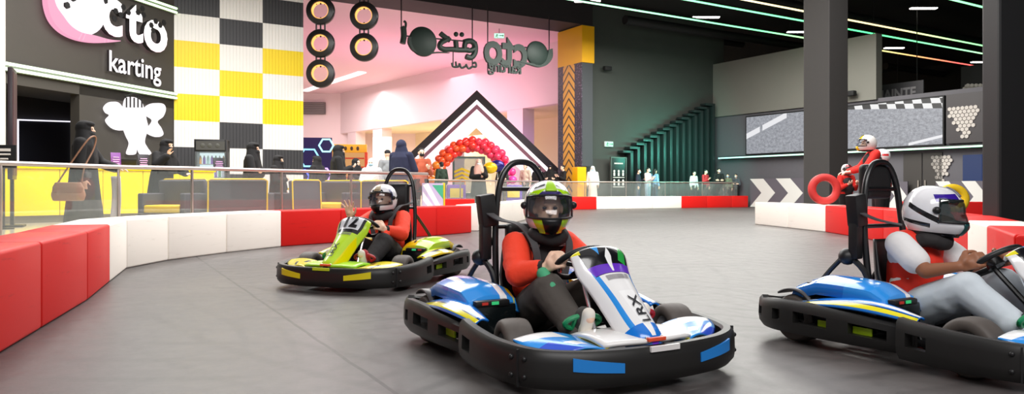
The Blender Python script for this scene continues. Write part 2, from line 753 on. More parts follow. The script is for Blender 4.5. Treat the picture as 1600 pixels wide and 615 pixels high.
# chequered corrugated wall
M_cy = mat('chequer_yellow', 'ffe000', .45)
M_cw = mat('chequer_white', 'f7f5f0', .45)
M_ck = mat('chequer_black', '38383b', .5)
bm = BM()
cols = ['BWYWYWBWB', 'WBWYWBWBW', 'BWYWYWBWB']
cols[0], cols[2] = 'KWYWYWKW', 'KWYWYWKW'
cols[1] = 'WKWYWKWK'
prism(bm, [(0, PLAT), (3.86, PLAT), (3.86, 9.6), (0, 9.6)], -.4, -.03, lambda a, b, h: CW(a, b, h), 1)
tw = 3.86 / 3
for c in range(3):
    for r in range(-3, 8):
        col = cols[c][r] if r >= 0 else cols[c][-r % 2]
        z1 = 6.96 - .8 * r
        z0 = max(PLAT, z1 - .8)
        mi = 'YWK'.index(col)
        n = 13
        for k in range(n):
            a0 = c * tw + tw * k / n
            a1 = a0 + tw / n
            am = tw / n
            prism(bm, [(a0, z0), (a0 + am * .86, z0), (a0 + am * .86, z1), (a0, z1)], -.03, 0.0, lambda a, b, h: CW(a, b, h), mi)
            prism(bm, [(a0 + am * .86, z0), (a1, z0), (a1, z1), (a0 + am * .86, z1)], -.03, -.022, lambda a, b, h: CW(a, b, h), mi)
struct('wall_chequered', bm, [M_cy, M_cw, M_ck])
bm = BM()
prism(bm, [(.06, PLAT), (4.4, PLAT), (4.4, 9.6), (.06, 9.6)], 0, .35, lambda a, b, h: CW(3.86, b, 0) + B * a - A * h)
struct('wall_return', bm, M_white)

# left side wall beyond the fascia with yellow and white stripes
bm = BM()
for k, (x0, x1, mi) in enumerate(((0, .5, 1), (.5, .95, 0), (.95, 1.4, 1), (1.4, 3.0, 0), (3.0, 6, 1))):
    prism(bm, [(x0, PLAT), (x1, PLAT), (x1, 9.6), (x0, 9.6)], 0, .3, lambda a, b, h: Vector((-11.52, 16.75, b)) - A * a * 1.0 - B * h, mi)
struct('wall_left', bm, [mat('stripe_amber', 'e8b24c', .5), M_cw])

# opening to the mall: lintel and jamb
bm = BM()
prism(bm, [(-.6, 8.5), (14.5, 8.5), (14.5, 9.6), (-.6, 9.6)], -1.9, 0, lambda a, b, h: OP(a, b, h))
struct('trim_lintel', bm, mat('lintel_dark', '221c20', .7))
bm = BM()
prism(bm, [(-.6, 0), (0, 0), (0, 1.9), (-.6, 1.9)], 1.95, 8.5, lambda a, b, h: OP(a, h, -b))


def jamb_material():
    """amber panel with dark nested chevrons between black margins"""
    m = bpy.data.materials.new('jamb_pattern')
    m.use_nodes = True
    nt = m.node_tree
    b = nt.nodes['Principled BSDF']
    b.inputs['Roughness'].default_value = .4
    tc = node(nt, 'ShaderNodeTexCoord')
    sp = node(nt, 'ShaderNodeSeparateXYZ')
    nt.links.new(tc.outputs['Generated'], sp.inputs[0])

    def mth(op, *a):
        n = node(nt, 'ShaderNodeMath', operation=op)
        for i, x in enumerate(a):
            if isinstance(x, (int, float)):
                n.inputs[i].default_value = x
            else:
                nt.links.new(x, n.inputs[i])
        return n.outputs[0]
    ax = mth('ABSOLUTE', mth('SUBTRACT', sp.outputs[1], .52))
    v = mth('FRACT', mth('ADD', mth('MULTIPLY', sp.outputs[2], 16), mth('MULTIPLY', ax, 5)))
    lines = mth('LESS_THAN', v, .28)
    inner = mth('LESS_THAN', ax, .24)
    nz = node(nt, 'ShaderNodeTexNoise')
    nz.inputs['Scale'].default_value = 14
    nt.links.new(tc.outputs['Object'], nz.inputs['Vector'])
    scr = mth('GREATER_THAN', nz.outputs['Fac'], .60)
    m1 = node(nt, 'ShaderNodeMix', data_type='RGBA')
    m1.inputs[6].default_value = lin('e9a93a')
    m1.inputs[7].default_value = lin('4a3a28')
    nt.links.new(lines, m1.inputs[0])
    m0 = node(nt, 'ShaderNodeMix', data_type='RGBA')
    m0.inputs[6].default_value = lin('35303c')
    m0.inputs[7].default_value = lin('6a5a70')
    nt.links.new(scr, m0.inputs[0])
    m2 = node(nt, 'ShaderNodeMix', data_type='RGBA')
    nt.links.new(inner, m2.inputs[0])
    nt.links.new(m0.outputs[2], m2.inputs[6])
    nt.links.new(m1.outputs[2], m2.inputs[7])
    nt.links.new(m2.outputs[2], b.inputs['Base Color'])
    return m


struct('trim_jamb', bm, mat('jamb_dark', '43464a', .6))
bm = BM()
prism(bm, [(0, PLAT), (1.9, PLAT), (1.9, 6.75), (0, 6.75)], 0, .05, lambda a, b, h: OP(0, b, -a) - A * h)
struct('trim_jamb_panel', bm, jamb_material())
bm = BM()
prism(bm, [(-.65, -.06), (.06, -.06), (.06, 1.9), (-.65, 1.9)], 6.75, 8.45, lambda a, b, h: OP(a, h, -b))
struct('trim_jamb_cap', bm, mat('cap_amber', 'f7b500', .45))

bm = BM()
c = at(905, 33.7)
box(bm, (c.x, c.y, .95), (.5, .42, 1.9), AXR, .02)
struct('trim_jamb_base', bm, mat('cap_amber', 'f7b500', .45))

# ---------------------------------------------------------------- mall shell
BMALL = Vector((-.61, .79, 0)).normalized()
NMALL = Vector((.79, .61, 0)).normalized()


def ML(t, z, off=0.):
    return Vector((2.54, 40, z)) + BMALL * t + NMALL * off


M_mall = mat('mall_white', 'f4e2e5', .6)
bm = BM()
prism(bm, [(-.8, 5.56), (34, 5.56), (34, 9.0), (-.8, 9.0)], 0, .5, lambda a, b, h: ML(a, b, h))
struct('wall_mall_bulkhead', bm, M_mall)
bm = BM()
prism(bm, [(-.8, 5.56), (34, 5.56), (34, 5.75), (-.8, 5.75)], .5, 5.0, lambda a, b, h: ML(a, b, h))
struct('ceiling_mall_low', bm, mat('mall_cream', 'f5e6c8', .6))
bm = BM()
prism(bm, [(-.8, PLAT), (34, PLAT), (34, 5.6), (-.8, 5.6)], 5.0, 5.3, lambda a, b, h: ML(a, b, h))
struct('wall_mall_back', bm, mat('mall_cream', 'f5e6c8', .6))
bm = BM()
prism(bm, [(-30, 27.2), (-7.9, 27.2), (3, 34.2), (8, 40), (8, 75), (-30, 75)], 8.95, 9.1, lambda a, b, h: Vector((a, b, h)))
struct('ceiling_mall', bm, mat('mall_ceiling', 'f3d3de', .6))
bm = BM()
prism(bm, [(-22, PLAT), (-7, PLAT), (-7, 9), (-22, 9)], 0, .3, lambda a, b, h: Vector((a, 62 + h, b)))
struct('wall_mall_left', bm, M_mall)
for t in (3.2, 10.5, 20.5, 25.0):
    bm = BM()
    prism(bm, [(t, .05), (t + 1.5, .05), (t + 1.5, .9), (t, .9)], PLAT, 5.56, lambda a, b, h: ML(a, h, b))
    struct('trim_mall_column', bm, M_mall)
# grey pillar on the island, dark pillar at the right edge
bm = BM()
c = at(1290, 19.5)
box(bm, (c.x, c.y, 4.8), (.78, .78, 9.6), AXR, .02)
struct('trim_pillar_island', bm, mat('pillar_grey', '444240', .65, noise=.05))
bm = BM()
box(bm, (7.42, 9.42, 4.8), (2.6, .34, 9.6), None, .03)
struct('trim_pillar_right', bm, mat('pillar_black', '0e0f11', .55))

# ---------------------------------------------------------------- barrier blocks
def scuffed(name, col, dark):
    m = mat(name, col, .55, spec=.3)
    nt = m.node_tree
    b = nt.nodes['Principled BSDF']
    b.inputs['Coat Weight'].default_value = .04
    tc = node(nt, 'ShaderNodeTexCoord')
    mp = node(nt, 'ShaderNodeMapping')
    mp.inputs['Scale'].default_value = (1.1, 1.1, 9)
    mp.inputs['Rotation'].default_value = (.12, .1, 0)
    nt.links.new(tc.outputs['Object'], mp.inputs[0])
    nz = node(nt, 'ShaderNodeTexNoise')
    nz.inputs['Scale'].default_value = 2.2
    nz.inputs['Detail'].default_value = 6
    nz.inputs['Roughness'].default_value = .65
    nt.links.new(mp.outputs[0], nz.inputs[0])
    mr = node(nt, 'ShaderNodeMapRange')
    mr.inputs[1].default_value = .60
    mr.inputs[2].default_value = .80
    mr.inputs[4].default_value = .55
    nt.links.new(nz.outputs['Fac'], mr.inputs[0])
    mx = node(nt, 'ShaderNodeMix', data_type='RGBA')
    mx.inputs[6].default_value = lin(col)
    mx.inputs[7].default_value = lin(dark)
    nt.links.new(mr.outputs[0], mx.inputs[0])
    nt.links.new(mx.outputs[2], b.inputs['Base Color'])
    return m


M_bred = scuffed('barrier_red', 'dc1712', '7e0f0d')
M_bwhite = scuffed('barrier_white', 'fbf3e9', 'cfc2b4')
M_bolt = mat('bolt_steel', '8a8a8a', .4, .8)


def barrier(p, q, n0, n1, red, label, group, h=.56, depth=.5):
    """one plastic block: front edge p->q, ends cut along n0 / n1 so neighbours meet"""
    p, q = Vector((p[0], p[1], 0)), Vector((q[0], q[1], 0))
    g = (q - p).normalized() * .004
    foot = [p + g, q - g, q - g + n1 * depth, p + g + n0 * depth]
    o0 = sum(foot, Vector()) / 4
    bm = BM()
    prism(bm, [(v.x - o0.x, v.y - o0.y) for v in foot], .0, h, lambda a, b, c: Vector((a, b, c)))
    bmesh.ops.bevel(bm, geom=bm.edges[:], offset=.022, segments=3, affect='EDGES', profile=.5)
    o = obj('barrier_block', bm, M_bred if red else M_bwhite)
    o.location = o0
    return tag(o, label, 'barrier', group)


def normals(pts):
    P = [Vector((p[0], p[1], 0)) for p in pts]
    out = []
    for i in range(len(P)):
        d0 = (P[i] - P[i - 1]).normalized() if i > 0 else None
        d1 = (P[i + 1] - P[i]).normalized() if i < len(P) - 1 else None
        d0, d1 = d0 or d1, d1 or d0
        a, b = Vector((-d0.y, d0.x, 0)), Vector((-d1.y, d1.x, 0))
        m = (a + b).normalized()
        out.append(m / max(.5, m.dot(a)))
    return out


ORD = ['first', 'second', 'third', 'fourth', 'fifth', 'sixth', 'seventh', 'eighth', 'ninth', 'tenth', 'eleventh', 'twelfth', 'thirteenth', 'fourteenth']
N = normals(CHAIN)
tot = {'near red': 4, 'near white': 4, 'behind green kart': 4}
for i, c in enumerate(CHAINCOL):
    k = i % 4
    lab = [['scuffed red barrier block lying just outside the left photo edge', 'scuffed red barrier block cut by the left photo edge',
            'scuffed red barrier block between the left-edge red block and the red corner block', 'red corner block touching the first white block at left'],
           ['short white barrier block meeting the scuffed red corner block at left', 'white barrier block second after the red corner block at left',
            'white barrier block third after the red corner block at left', 'long white barrier block touching the red run behind the green kart'],
           ['red barrier block touching the white run, left of the waving driver', 'red barrier block directly behind the waving driver',
            'red barrier block right behind the green kart roll hoop', 'red end block of the run behind the green kart']][i // 4][k]
    barrier(CHAIN[i], CHAIN[i + 1], N[i], N[i + 1], c == 'R', lab, ['near red barrier blocks', 'white barrier blocks at left', 'red barrier blocks behind the green kart'][i // 4])
L0 = LONG0 + (LONG1 - LONG0).normalized() * .52
nl = 13
dl = (LONG1 - L0) / nl
nn = Vector((-dl.y, dl.x, 0)).normalized()
for i in range(nl):
    barrier(L0 + dl * i, L0 + dl * (i + 1), nn, nn, False,
            '%s white barrier block of the receding run, counted from the red end block' % ORD[i], 'white barrier blocks of the receding run')
N = normals(FAR)
fl = ['small far red barrier block right of the main driver helmet', 'far white barrier block touching the small far red block',
      'far white barrier block in the middle, below the man in the white robe', 'far white barrier block touching the long far red pair',
      'left block of the far red barrier run before the seated visitors', 'middle block of the far red barrier run before the seated visitors',
      'right block of the far red barrier run before the seated visitors', 'far white barrier block behind the island corner', 'last far white barrier block hidden behind the island']
for i, c in enumerate(FARCOL):
    barrier(FAR[i], FAR[i + 1], N[i], N[i + 1], c == 'R', fl[i], 'far barrier blocks')
# the island on the right; travelled so that its inside lies to the left of travel
ISL = [(4.75, 4.55), (3.75, 5.5), (4.45, 6.9), (4.95, 8.0), (5.65, 9.5), (6.1, 11.0), (6.3, 12.5), (6.45, 14.0), (6.55, 15.4), (6.4, 17.1), (6.2, 18.8)][::-1]
ISLCOL = 'WWRRRRRWRR'
N = normals(ISL)
il = ['white island block at the far left end of the island', 'white island block beside the red island run, below the red tyre', 'red island block touching the white island pair',
      'red island block left of the right driver head support', 'red island block behind the right driver helmet', 'red island block hidden behind the right driver chest',
      'red island block beside the dark right pillar', 'white-topped island block before the dark right pillar', 'red island block behind the right driver arms',
      'nearest red island block at the right photo edge']
for i, c in enumerate(ISLCOL):
    barrier(ISL[i], ISL[i + 1], N[i], N[i + 1], c == 'R', il[i], 'island barrier blocks')
barrier((-1.9, 20.3), (-1.05, 20.9), Vector((-.6, .8, 0)), Vector((-.6, .8, 0)), True, 'low red block behind the run by the far glass railing', None, h=.62)
barrier((10.6, 19.9), (12.6, 19.2), Vector((.3, .9, 0)), Vector((.3, .9, 0)), True, 'red barrier block behind the yellow tyre by the dark right pillar', None)


# ---------------------------------------------------------------- tyres on the island
def tyre(name, loc, r, w, m, rotz, label, tilt=pi / 2):
    bm = BM()
    prof = []
    for k in range(25):
        a = 2 * pi * k / 24
        ca, sa = cos(a), sin(a)
        prof.append((r * .76 + r * .24 * math.copysign(abs(ca) ** .75, ca), w / 2 * math.copysign(abs(sa) ** .75, sa)))
    lathe(bm, prof, 40, Matrix.Rotation(tilt, 4, 'X'))
    o = obj(name, bm, m)
    o.location = loc
    o.rotation_euler = (0, 0, rotz)
    return tag(o, label, 'tyre')


c = at(1288, 15.85)
tyre('painted_tyre', (c.x, c.y, .56 + .335), .335, .21, mat('tyre_red_paint', 'c8332f', .6, noise=.12, nscale=6), R(-10), 'red painted tyre standing on the island barrier by the grey pillar')
c = at(1488, 17.5)
tyre('painted_tyre', (c.x, c.y, .30 + .36), .36, .2, mat('tyre_yellow_paint', 'f2c718', .6, noise=.1, nscale=6), R(-15), 'yellow painted tyre standing behind the right driver helmet')
tyre('spare_tyre', (c.x, c.y, .15), .42, .30, mat('tyre_black', '1a1a1b', .7), 0, 'black tyre lying flat under the yellow painted tyre', 0)

# ---------------------------------------------------------------- glass railings
M_pane = glassy('railing_glass', 'c9d2cf', .10, .05)
M_rail = mat('brushed_steel', 'b9aca6', .32, .7)


def railing(pts, label, step=1.6, zb=PLAT, h=RAILZ, panes=True):
    root = empty('glass_railing', (pts[0][0], pts[0][1], zb), 0, label, 'railing')
    o0 = Vector((pts[0][0], pts[0][1], zb))
    P = [Vector((p[0], p[1], 0)) - Vector((o0.x, o0.y, 0)) for p in pts]
    bm = BM()
    tube(bm, [p + UP * (h - zb) for p in P], .032, 12)
    obj('handrail', bm, M_rail, root)
    for a, b in zip(P, P[1:]):
        L = (b - a).length
        n = max(1, round(L / step))
        d = (b - a).normalized()
        nrm = Vector((-d.y, d.x, 0))
        rot = frame_rot(d, nrm, UP)
        for k in range(n):
            p, q = a + (b - a) * (k / n), a + (b - a) * ((k + 1) / n)
            bm = BM()
            box(bm, (p + q) / 2 + UP * ((h - zb) / 2 - .005), ((q - p).length - .03, .012, h - zb - .09), rot)
            obj('glass_pane', bm, M_pane, root)
            bm = BM()
            box(bm, p + UP * ((h - zb) / 2 - .02), (.028, .045, h - zb - .02), rot, .004)
            obj('post', bm, M_rail, root)
    return root


railing([at(-170, 8.0), at(0, 9.1), at(185, 10.8), at(300, 11.5), at(440, 12.9), at(640, 15.3), at(668, 15.7)], 'near glass railing with steel handrail before the yellow counter', 1.9)
railing([(-3.2, 25.5), (1.9, 33.1), (3.3, 33.35), (11.35, 37.05)], 'far glass railing with steel handrail along the far barrier', 2.2)

# ---------------------------------------------------------------- LED strips and lamps under the ceiling


def led_mat(name, stops, s):
    m = bpy.data.materials.new(name)
    m.use_nodes = True
    nt = m.node_tree
    b = nt.nodes['Principled BSDF']
    tc = node(nt, 'ShaderNodeTexCoord')
    sp = node(nt, 'ShaderNodeSeparateXYZ')
    nt.links.new(tc.outputs['Generated'], sp.inputs[0])
    cr = node(nt, 'ShaderNodeValToRGB')
    el = cr.color_ramp.elements
    while len(el) < len(stops):
        el.new(.5)
    for e, (p, c) in zip(el, stops):
        e.position = p
        e.color = lin(c)
    nt.links.new(sp.outputs[0], cr.inputs[0])
    nt.links.new(cr.outputs[0], b.inputs['Emission Color'])
    b.inputs['Emission Strength'].default_value = s
    return m


M_house = mat('led_housing', '0f1011', .5)
GRN = led_mat('led_green', [(0, '9dffb0'), (1, '58ff9a')], 2.2)


def ceiling_strip(x0, d0, length, z, stops, label, r=.045):
    root = empty('light_strip', (x0, d0, z), math.atan2(A.y, A.x), label, 'light', 'colour LED strips under the ceiling')
    bm = BM()
    box(bm, (length / 2, 0, .05), (length, .14, .06), None, .01)
    obj('housing', bm, M_house, root)
    bm = BM()
    box(bm, (length / 2, 0, -.0), (length - .04, .085, .05), None, .012)
    obj('diffuser', bm, led_mat('led_colour', stops, 2.0), root)


ZL = 8.0
dz = (ZL - CZ) * FOC / HZ


def strip_start(px):
    return at(px, dz)


for px, pre, ln, stops, lab in ((895, 4, 34, [(0, 'b8ffcf'), (.42, '6dffa0'), (.62, 'd6ff9a'), (.80, 'ffa46a'), (.9, 'ff5f5a')], 'colour LED strip lowest across the stairs wall, turning red at right'),
                                (1075, 4, 34, [(0, '8dffb8'), (.45, '4dff95'), (.7, '9effb0'), (1, 'fff0b0')], 'green LED strip second from the bottom under the hall ceiling'),
                                (1165, 4, 34, [(0, 'ffe7b0'), (.4, 'ffe7a0'), (.55, '9dffa0'), (1, '58ff9a')], 'LED strip third from the bottom, yellow turning green behind the pillar'),
                                (1490, 4, 17, [(0, '9dffb0'), (1, '58ff9a')], 'short green LED strip in the top right corner')):
    p = strip_start(px) - A * pre
    ceiling_strip(p.x, p.y, ln, ZL, stops, lab)

# fascia strips
for z, s1, lab in ((3.67, 5.6, 'green-white double LED strip below the big illuminated lettering'), (6.22, 5.6, 'green-white double LED strip along the top of the dark fascia')):
    p = FS(0, z, .09)
    root = empty('light_strip', p, 0, lab, 'light')
    bm = BM()
    box(bm, FD * s1 / 2 - FN * .05, (s1, .1, .22), frame_rot(FD, FN, UP), .01)
    obj('housing', bm, mat('strip_backing', '6f7a6a', .5), root)
    for dzz in (-.06, .06):
        bm = BM()
        tube(bm, [Vector((0, 0, dzz)), FD * s1 + UP * dzz], .034, 8)
        obj('led_tube', bm, led_mat('led_fascia', [(0, 'e8ffd0'), (1, 'c9ffb0')], 2.0), root)
# green strip under the screen
p = WB(.1, 2.52, .25)
root = empty('light_strip', p, 0, 'green LED strip running below the big screen', 'light')
bm = BM()
box(bm, -B * 9 + A * .08, (18, .34, .12), frame_rot(-B, -A, UP), .01)
obj('shelf', bm, M_dark, root)
bm = BM()
box(bm, -B * 9 - A * .1 + UP * -.02, (18, .04, .07), frame_rot(-B, -A, UP), .008)
obj('led_tube', bm, led_mat('led_screen', [(0, '7fe8e0'), (.3, '4fe0a0'), (1, '3fd98a')], 1.3), root)

# white linear lamps
M_tubeglow = glow('lamp_white', 'fff7ee', 7.0)


def linear_lamp(px, py, z, length, lab):
    d = (z - CZ) * FOC / (HZ - py)
    p = at(px, d, z)
    root = empty('ceiling_lamp', p, 0, lab, 'lamp', 'white linear lamps under the ceiling')
    bm = BM()
    box(bm, (0, 0, .06), (length, .28, .09), None, .015)
    obj('housing', bm, M_house, root)
    bm = BM()
    box(bm, (0, 0, 0), (length - .05, .22, .05), None, .015)
    obj('diffuser', bm, M_tubeglow, root)
    for sx in (-.35, .35):
        bm = BM()
        tube(bm, [(sx * length, 0, .1), (sx * length, 0, 9.6 - z)], .012, 6)
        obj('hanger', bm, M_house, root)


for px, py, L, lab in ((918, 2, 1.1, 'white linear ceiling lamp left of the others, at the top photo edge'), (1103, 27, 1.25, 'white linear ceiling lamp above the stairs wall'),
                       (1247, 50, 1.1, 'white linear ceiling lamp just left of the grey pillar'), (1443, 13, 1.15, 'white linear ceiling lamp highest on the right'),
                       (1397, 75, 1.1, 'white linear ceiling lamp right of the grey pillar below the strips'), (1530, 97, 1.0, 'white linear ceiling lamp next to the dark right pillar')):
    linear_lamp(px, py, 8.6, L, lab)
linear_lamp(1388, 141, 6.6, 1.5, 'white linear lamp above the hanging lettered board')
# black ducts and trays under the ceiling
for k, (px, py) in enumerate(((960, 40), (1180, 62), (1400, 40), (1500, 120))):
    d = (8.9 - CZ) * FOC / (HZ - py)
    p = at(px, d, 8.9)
    bm = BM()
    tube(bm, [p - A * 9, p + A * 9], .22, 14)
    o = obj('ceiling_duct', bm, M_dark)
    tag(o, 'dark round duct under the ceiling, %s from the left' % ORD[k], 'duct', 'dark ceiling ducts')

# ---------------------------------------------------------------- ring pendants
M_ring = mat('ring_black', '1b1718', .35)
M_warm = glow('ring_warm', 'ffb45a', 1.6)


def pendant(px, ys, lab):
    d = 24.0
    top = at(px, d, 9.6)
    root = empty('ring_pendant', top, 0, lab, 'pendant lamp', 'ring pendant lamps')
    zs = [zat(y, d) - 9.6 for y in ys]
    rr = .46
    MX = Matrix.Rotation(pi / 2, 4, 'X')
    for z in zs:
        bm = BM()
        lathe(bm, [(rr * .60, -.11), (rr * .64, -.15), (rr * .96, -.11), (rr, -.07), (rr, .07), (rr * .96, .11), (rr * .64, .15), (rr * .60, .11), (rr * .60, -.11)], 40,
              Matrix.Translation((0, 0, z)) @ MX)
        ring = obj('ring', bm, M_ring, root)
        bm = BM()
        lathe(bm, [(rr * .56, -.10), (rr * .605, -.10), (rr * .605, .10), (rr * .56, .10), (rr * .56, -.10)], 40, Matrix.Translation((0, 0, z)) @ MX)
        obj('light_band', bm, M_warm, ring)
    hi = [0] + [z - rr * .45 for z in zs[:-1]]
    lo = [z + rr * .45 for z in zs]
    for h, l in zip(hi, lo):
        for x in (-.14, 0, .14):
            bm = BM()
            tube(bm, [(x, 0, h), (x, 0, l)], .028, 8)
            obj('rod', bm, M_ring, root)


pendant(501, (17, 68, 115), 'left pendant of three stacked black rings with warm inner light')
pendant(569, (-25, 25, 74), 'right pendant of stacked black rings, two rings in view')

# ---------------------------------------------------------------- big sign on the fascia
M_sw = glow('sign_white', 'fff8fb', 1.15)


def pink_face():
    m = bpy.data.materials.new('sign_pink_face')
    m.use_nodes = True
    nt = m.node_tree
    b = nt.nodes['Principled BSDF']
    tc = node(nt, 'ShaderNodeTexCoord')
    sp = node(nt, 'ShaderNodeSeparateXYZ')
    nt.links.new(tc.outputs['Generated'], sp.inputs[0])
    cr = node(nt, 'ShaderNodeValToRGB')
    cr.color_ramp.elements[0].color = lin('f3b6d2')
    cr.color_ramp.elements[1].position = .55
    cr.color_ramp.elements[1].color = lin('fff6fa')
    nt.links.new(sp.outputs[2], cr.inputs[0])
    nt.links.new(cr.outputs[0], b.inputs['Emission Color'])
    b.inputs['Emission Strength'].default_value = 1.1
    return m


M_pk = pink_face()
M_swoosh = glow('sign_swoosh', 'f7a9c8', 1.0)
M_side = mat('sign_side', '2a2628', .5)
root = empty('illuminated_sign', FS(2.2, 5.2, 0), 0, 'big backlit sign with white and pink letters on the dark fascia', 'sign')
O = root.location.copy()


def fsl(s, z, off):
    return FS(s, z, off) - O


def fs_px(px, py):
    p, s = on_plane(px, py, FS(0, 0, 0), FD)
    return s, p.z


def sign_text(s, px0, px1, pyc, name, m, bold, ext=.07, par=None, sq=1.0):
    s0, _ = fs_px(px0, 60)
    s1, _ = fs_px(px1, 60)
    _, zc = fs_px((px0 + px1) / 2, pyc)
    vs, _f = text_geo(s, 1, bold, ext)
    w = max(v.x for v in vs) - min(v.x for v in vs)
    k = (s0 - s1) / w
    bm = BM()
    text(bm, s, lambda v: fsl((s0 + s1) / 2 - v.x * k, zc + v.y * k * sq, .14 + v.z), 1, bold, ext)
    bm.normal_update()
    for f in bm.faces:
        f.material_index = 0 if abs(f.normal.dot(FN)) > .7 else 1
    return obj(name, bm, [m, M_side], root, False)


for ch_, a_, b_, y_, q_ in (('c', 148, 181, 19, 1.12), ('t', 187, 214, 36, 1.0), ('o', 215, 252, 50, 1.0)):
    sign_text(ch_, a_, b_, y_, 'lettering', M_pk, .03, sq=q_)
sign_text('karting', 161, 243, 105, 'lettering', M_sw, .016, .04, sq=1.1)
# the round initial: white dome, black honeycomb, pink swoosh below
sc, zc = fs_px(119, 6)
bm = BM()
lathe(bm, [(0, .34), (.35, .30), (.62, .2), (.78, .06), (.8, -.02), (0, -.02)], 40, Matrix.Translation(fsl(sc, zc, .12)) @ frame_rot(FD, UP, FN).to_4x4())
obj('dome', bm, M_sw, root)
bm = BM()
for i in range(-4, 5):
    for j in range(-1, 5):
        a, b = (i + (j % 2) * .5) * .235, j * .2
        rr = math.hypot(a, b)
        if rr > .80 or rr < .44 or (a > .1 and b < .2) or b < -.25 + .0:
            continue
        hx = [(a + .085 * cos(k * pi / 3 + pi / 6), b + .085 * sin(k * pi / 3 + pi / 6)) for k in range(6)]
        prism(bm, hx, .40 - rr * .38, .45 - rr * .38, lambda p, q, h: fsl(sc - p, zc + q, .13 + h))
obj('honeycomb', bm, M_black, root)
for (px, py) in ((170, 18), (182, 12), (190, 20), (178, 24), (205, 20), (212, 14), (214, 24), (226, 40), (233, 34), (240, 40), (246, 36), (229, 48), (168, 30)):
    a, b = fs_px(px, py)
    bm = BM()
    prism(bm, [(a + .085 * cos(k * pi / 3), b + .085 * sin(k * pi / 3)) for k in range(6)], .215, .235, lambda p, q, h: fsl(p, q, h))
    obj('honeycomb_cell', bm, M_black, root)
out, inn = [], []
sw = [((62, -12), (72, -8)), ((64, 12), (77, 10)), ((72, 34), (88, 26)), ((88, 51), (100, 41)), ((110, 62), (116, 51)), ((135, 67), (138, 56)), ((160, 67), (160, 62)), ((178, 65), (178, 64))]
o_ = smooth_path([Vector(fs_px(*a) + (0,)) for a, b in sw], 5)
i_ = smooth_path([Vector(fs_px(*b) + (0,)) for a, b in sw], 5)
bm = BM()
for k in range(len(o_) - 1):
    prism(bm, [(o_[k].x, o_[k].y), (o_[k + 1].x, o_[k + 1].y), (i_[k + 1].x, i_[k + 1].y), (i_[k].x, i_[k].y)], .06, .22, lambda p, q, h: fsl(p, q, h))
bmesh.ops.remove_doubles(bm, verts=bm.verts, dist=.0005)
obj('swoosh', bm, M_swoosh, root)

# white illuminated wall emblem below
root = empty('wall_emblem', FS(1.6, 2.7, 0), 0, 'white glowing cut-out emblem on the wall behind the counter', 'sign')
O = root.location.copy()


def emb(pts, h0=.06, h1=.14, m=M_sw, name='emblem_panel', n=5):
    P = smooth_path([Vector(fs_px(*p) + (0,)) for p in pts], n, True)
    bm = BM()
    prism(bm, [(p.x, p.y) for p in P], h0, h1, lambda p, q, h: FS(p, q, h) - O)
    bmesh.ops.triangulate(bm, faces=[f for f in bm.faces if len(f.verts) > 4])
    obj(name, bm, m, root, False)


emb([(192, 154), (203, 152), (214, 158), (219, 170), (223, 188), (225, 200), (220, 220), (224, 230), (230, 240), (216, 242), (208, 226), (206, 240), (194, 240), (198, 224), (193, 212), (188, 196), (188, 172)])
emb([(158, 168), (166, 160), (178, 160), (186, 170), (187, 186), (188, 202), (178, 203), (168, 198), (161, 188), (167, 180), (161, 176)])
emb([(221, 170), (232, 162), (248, 162), (253, 170), (249, 182), (240, 190), (246, 200), (249, 210), (240, 214), (226, 208), (227, 200), (234, 188), (224, 180)])
bm = BM()
for k in range(5):
    a, b = fs_px(190 + k * 6, 153 - (k % 2) * 3)
    a2, b2 = fs_px(190 + k * 6, 168)
    tube(bm, [FS(a, b, .16) - O, FS(a2, b2, .16) - O], .02, 6)
tube(bm, [FS(*fs_px(188, 152), .16) - O, FS(*fs_px(200, 147), .16) - O, FS(*fs_px(216, 152), .16) - O], .022, 6, sm=4)
obj('outline', bm, M_black, root)

# LED door frame in the recess
root = empty('doorway_light', FS(5, PLAT, -1.7), 0, 'thin white LED frame around the black recess doorway', 'light')
O = root.location.copy()
bq = FS(0, 0, -1.75)
pts = []
for px, py in ((28, 300), (28, 187), (115, 190), (115, 300)):
    p, s = on_plane(px, py, bq, FD)
    p.z = max(p.z, PLAT)
    pts.append(p - O)
bm = BM()
tube(bm, pts, .025, 8)
obj('led_tube', bm, glow('led_white', 'f4f2ff', 1.3), root)
p0, p1 = pts[0], pts[2]
bm = BM()
q = [pts[0], pts[1], pts[2], pts[3]]
vs = [bm.verts.new(v - FN * .03) for v in q]
bm.faces.new(vs)
obj('panel', bm, mat('recess_panel', '15161c', .3), root)

# ---------------------------------------------------------------- hanging sign, seen from behind
HB = Vector((3.51, 33.57, 0))


def hs(px, py, off=0.):
    p, t = on_plane(px, py, HB, -A)
    return p - B * off


root = empty('hanging_sign', hs(745, 38), 0, 'dark hanging sign seen from behind, mirrored lettering in the mall opening', 'sign')
O = root.location.copy()
M_hs = mat('sign_back', '23332e', .55)


def hdisc(px, py, r, sq=.95):
    c = hs(px, py) - O
    bm = BM()
    lathe(bm, [(0, .16), (r * .7, .14), (r * .96, .06), (r, -.02), (r * .9, -.1), (0, -.12)], 40, Matrix.Translation(c) @ frame_rot(A, UP, -B).to_4x4())
    obj('initial', bm, M_hs, root)


def hstroke(pts, r, name='stroke', n=8):
    bm = BM()
    tube(bm, [hs(*p) - O for p in pts], r, n, sm=4)
    obj(name, bm, M_hs, root)


